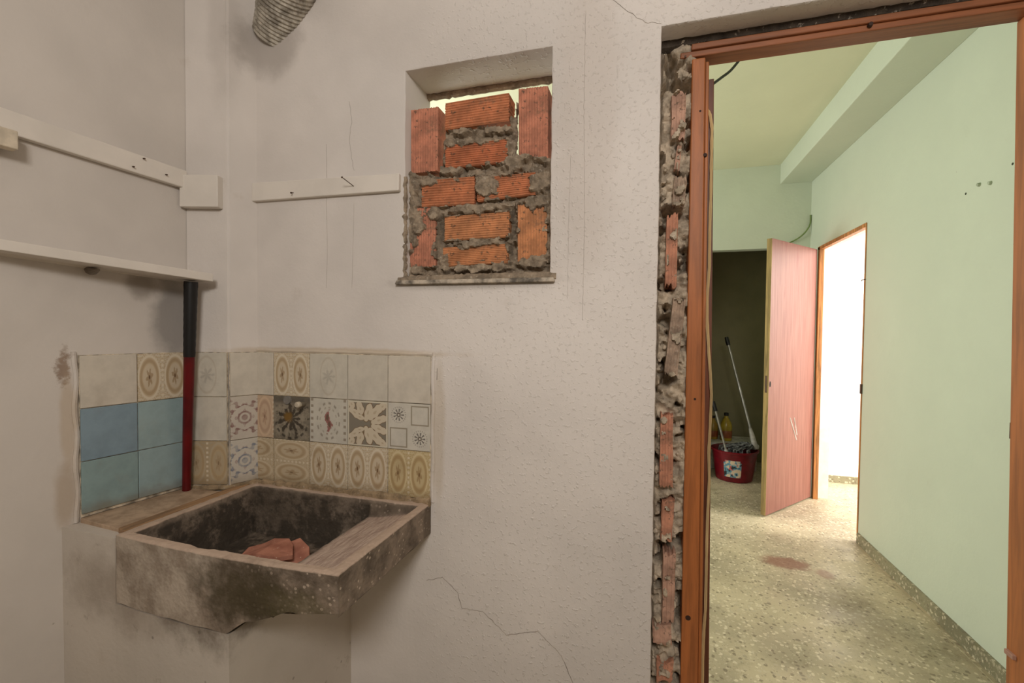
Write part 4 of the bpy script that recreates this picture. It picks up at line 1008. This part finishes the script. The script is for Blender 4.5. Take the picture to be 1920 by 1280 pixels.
mop('mop', 'mop with black grip and thin metal pole standing in the red bucket', 1362, 632, 3.42, 1417, 842, 3.20, 0.07, 'mop')
mop('broom_handle', 'shorter metal broom handle with black grip leaning in the bucket at the frame', 1337, 752, 3.15, 1366, 862, 3.08, 0.16, 'handle', False, 0.010)
CR = empty('plastic_crate', (2.08, 3.62, 0)); tag(CR, 'pale plastic crate behind the red bucket', 'crate')
cm = m_plain('crate_plastic', (196, 194, 182), 0.6)
local(B().box(1.88, 2.34, 3.46, 3.80, 0, 0.25, 0.012).build('crate_body', cm, CR), CR); local(B().box(1.865, 2.355, 3.445, 3.815, 0.232, 0.262, 0.006).build('crate_lid', cm, CR), CR)
def bottle(x, y, z, col, label, s=1.0):
    root = empty('detergent_bottle', (x, y, z)); tag(root, label, 'bottle', 'detergent bottles on the crate')
    b = B(); b.lathe([(0.001, 0.0), (0.050*s, 0.001), (0.054*s, 0.01), (0.054*s, 0.14*s), (0.046*s, 0.175*s), (0.024*s, 0.215*s), (0.017*s, 0.225*s), (0.017*s, 0.245*s), (0.001, 0.245*s)], n=20); bb = b.build('bottle_body', m_plain('bottle_plastic', col, 0.3), root, True)
    b = B(); b.lathe([(0.001, 0.243*s), (0.021*s, 0.243*s), (0.021*s, 0.27*s), (0.001, 0.272*s)], n=16); b.build('cap', MAT['black'], bb, True)
    b = B(); b.lathe([(0.0546*s, 0.03*s), (0.0549*s, 0.031*s), (0.0549*s, 0.10*s), (0.0546*s, 0.101*s)], n=20); b.build('label_band', m_plain('band', (140, 76, 40), 0.4), bb, True)
q = PY(1361, 818, 3.58); bottle(q.x, 3.58, 0.262, (160, 136, 40), 'larger yellow detergent bottle standing on the pale crate', 1.0)
q = PY(1344, 818, 3.62); bottle(q.x-0.035, 3.62, 0.262, (150, 122, 46), 'smaller yellow detergent bottle beside the door frame edge', 0.85)
DP = empty('dustpan', (1.93, 3.10, 0)); tag(DP, 'dark dustpan standing upright at the left of the red bucket', 'dustpan')
dpm = m_plain('dustpan_plastic', (58, 58, 60), 0.5)
local(B().box(1.75, 1.89, 3.16, 3.30, 0.0, 0.11, 0.01).build('pan', dpm, DP), DP); local(B().tube([(1.87, 3.25, 0.10), (1.905, 3.30, 0.36)], 0.012, 8).build('dustpan_handle', m_plain('grey_handle', (140, 138, 134), 0.5), DP, True), DP)

# ================================================================ SMALL THINGS IN THE INNER ROOM
def cable(name, pts, r, mat, label):
    P = []
    for i in range(len(pts)-1):
        p0_, p1_, p2_, p3_ = pts[max(i-1, 0)], pts[i], pts[i+1], pts[min(i+2, len(pts)-1)]
        for t in [k/6 for k in range(6)]: P.append(0.5*((2*p1_)+(p2_-p0_)*t+(2*p0_-5*p1_+4*p2_-p3_)*t*t+(3*p1_-p0_-3*p2_+p3_)*t**3))
    P.append(pts[-1]); return tag(B().tube(P, r, 7).build(name, mat, None, True), label, 'cable')
cable('loose_cable', [PY(1520, 403, EY-0.02), PY(1519, 420, EY-0.02), PY(1510, 435, EY-0.03), PY(1496, 447, EY-0.03), PY(1478, 456, EY-0.012)], 0.006, m_plain('green_cable', (120, 140, 84), 0.6), 'green painted cable hooked down the corner of the end wall')
cable('loose_cable', [PY(1336, 158, 0.20), PY(1352, 146, 0.24), PY(1370, 132, 0.28), PY(1390, 108, 0.32)], 0.0042, MAT['black'], 'black cable behind the top corner of the door frame')
pm_ = m_plain('wall_plug', (186, 196, 170), 0.7); hole = m_plain('plug_hole', (70, 76, 60), 0.9)
for px_, py_, r in ((1837, 346, 0.009), (1858, 343, 0.009)):
    q = PX(px_, py_, RX); b = B(); b.tube([(RX+0.002, q.y, q.z), (RX-0.008, q.y, q.z)], [r, r*0.7], 10); b.build('wall_plug', pm_, RIGHTW, True)
    b = B(); b.tube([(RX+0.001, q.y+0.012, q.z+0.004), (RX-0.0015, q.y+0.012, q.z+0.004)], r*0.7, 9); b.build('plug_hole', hole, RIGHTW)
for px_, py_ in ((1811, 363), (1899, 307)):
    q = PX(px_, py_, RX); b = B(); b.tube([(RX+0.001, q.y, q.z), (RX-0.001, q.y, q.z)], 0.005, 8); b.build('plug_hole', hole, RIGHTW)
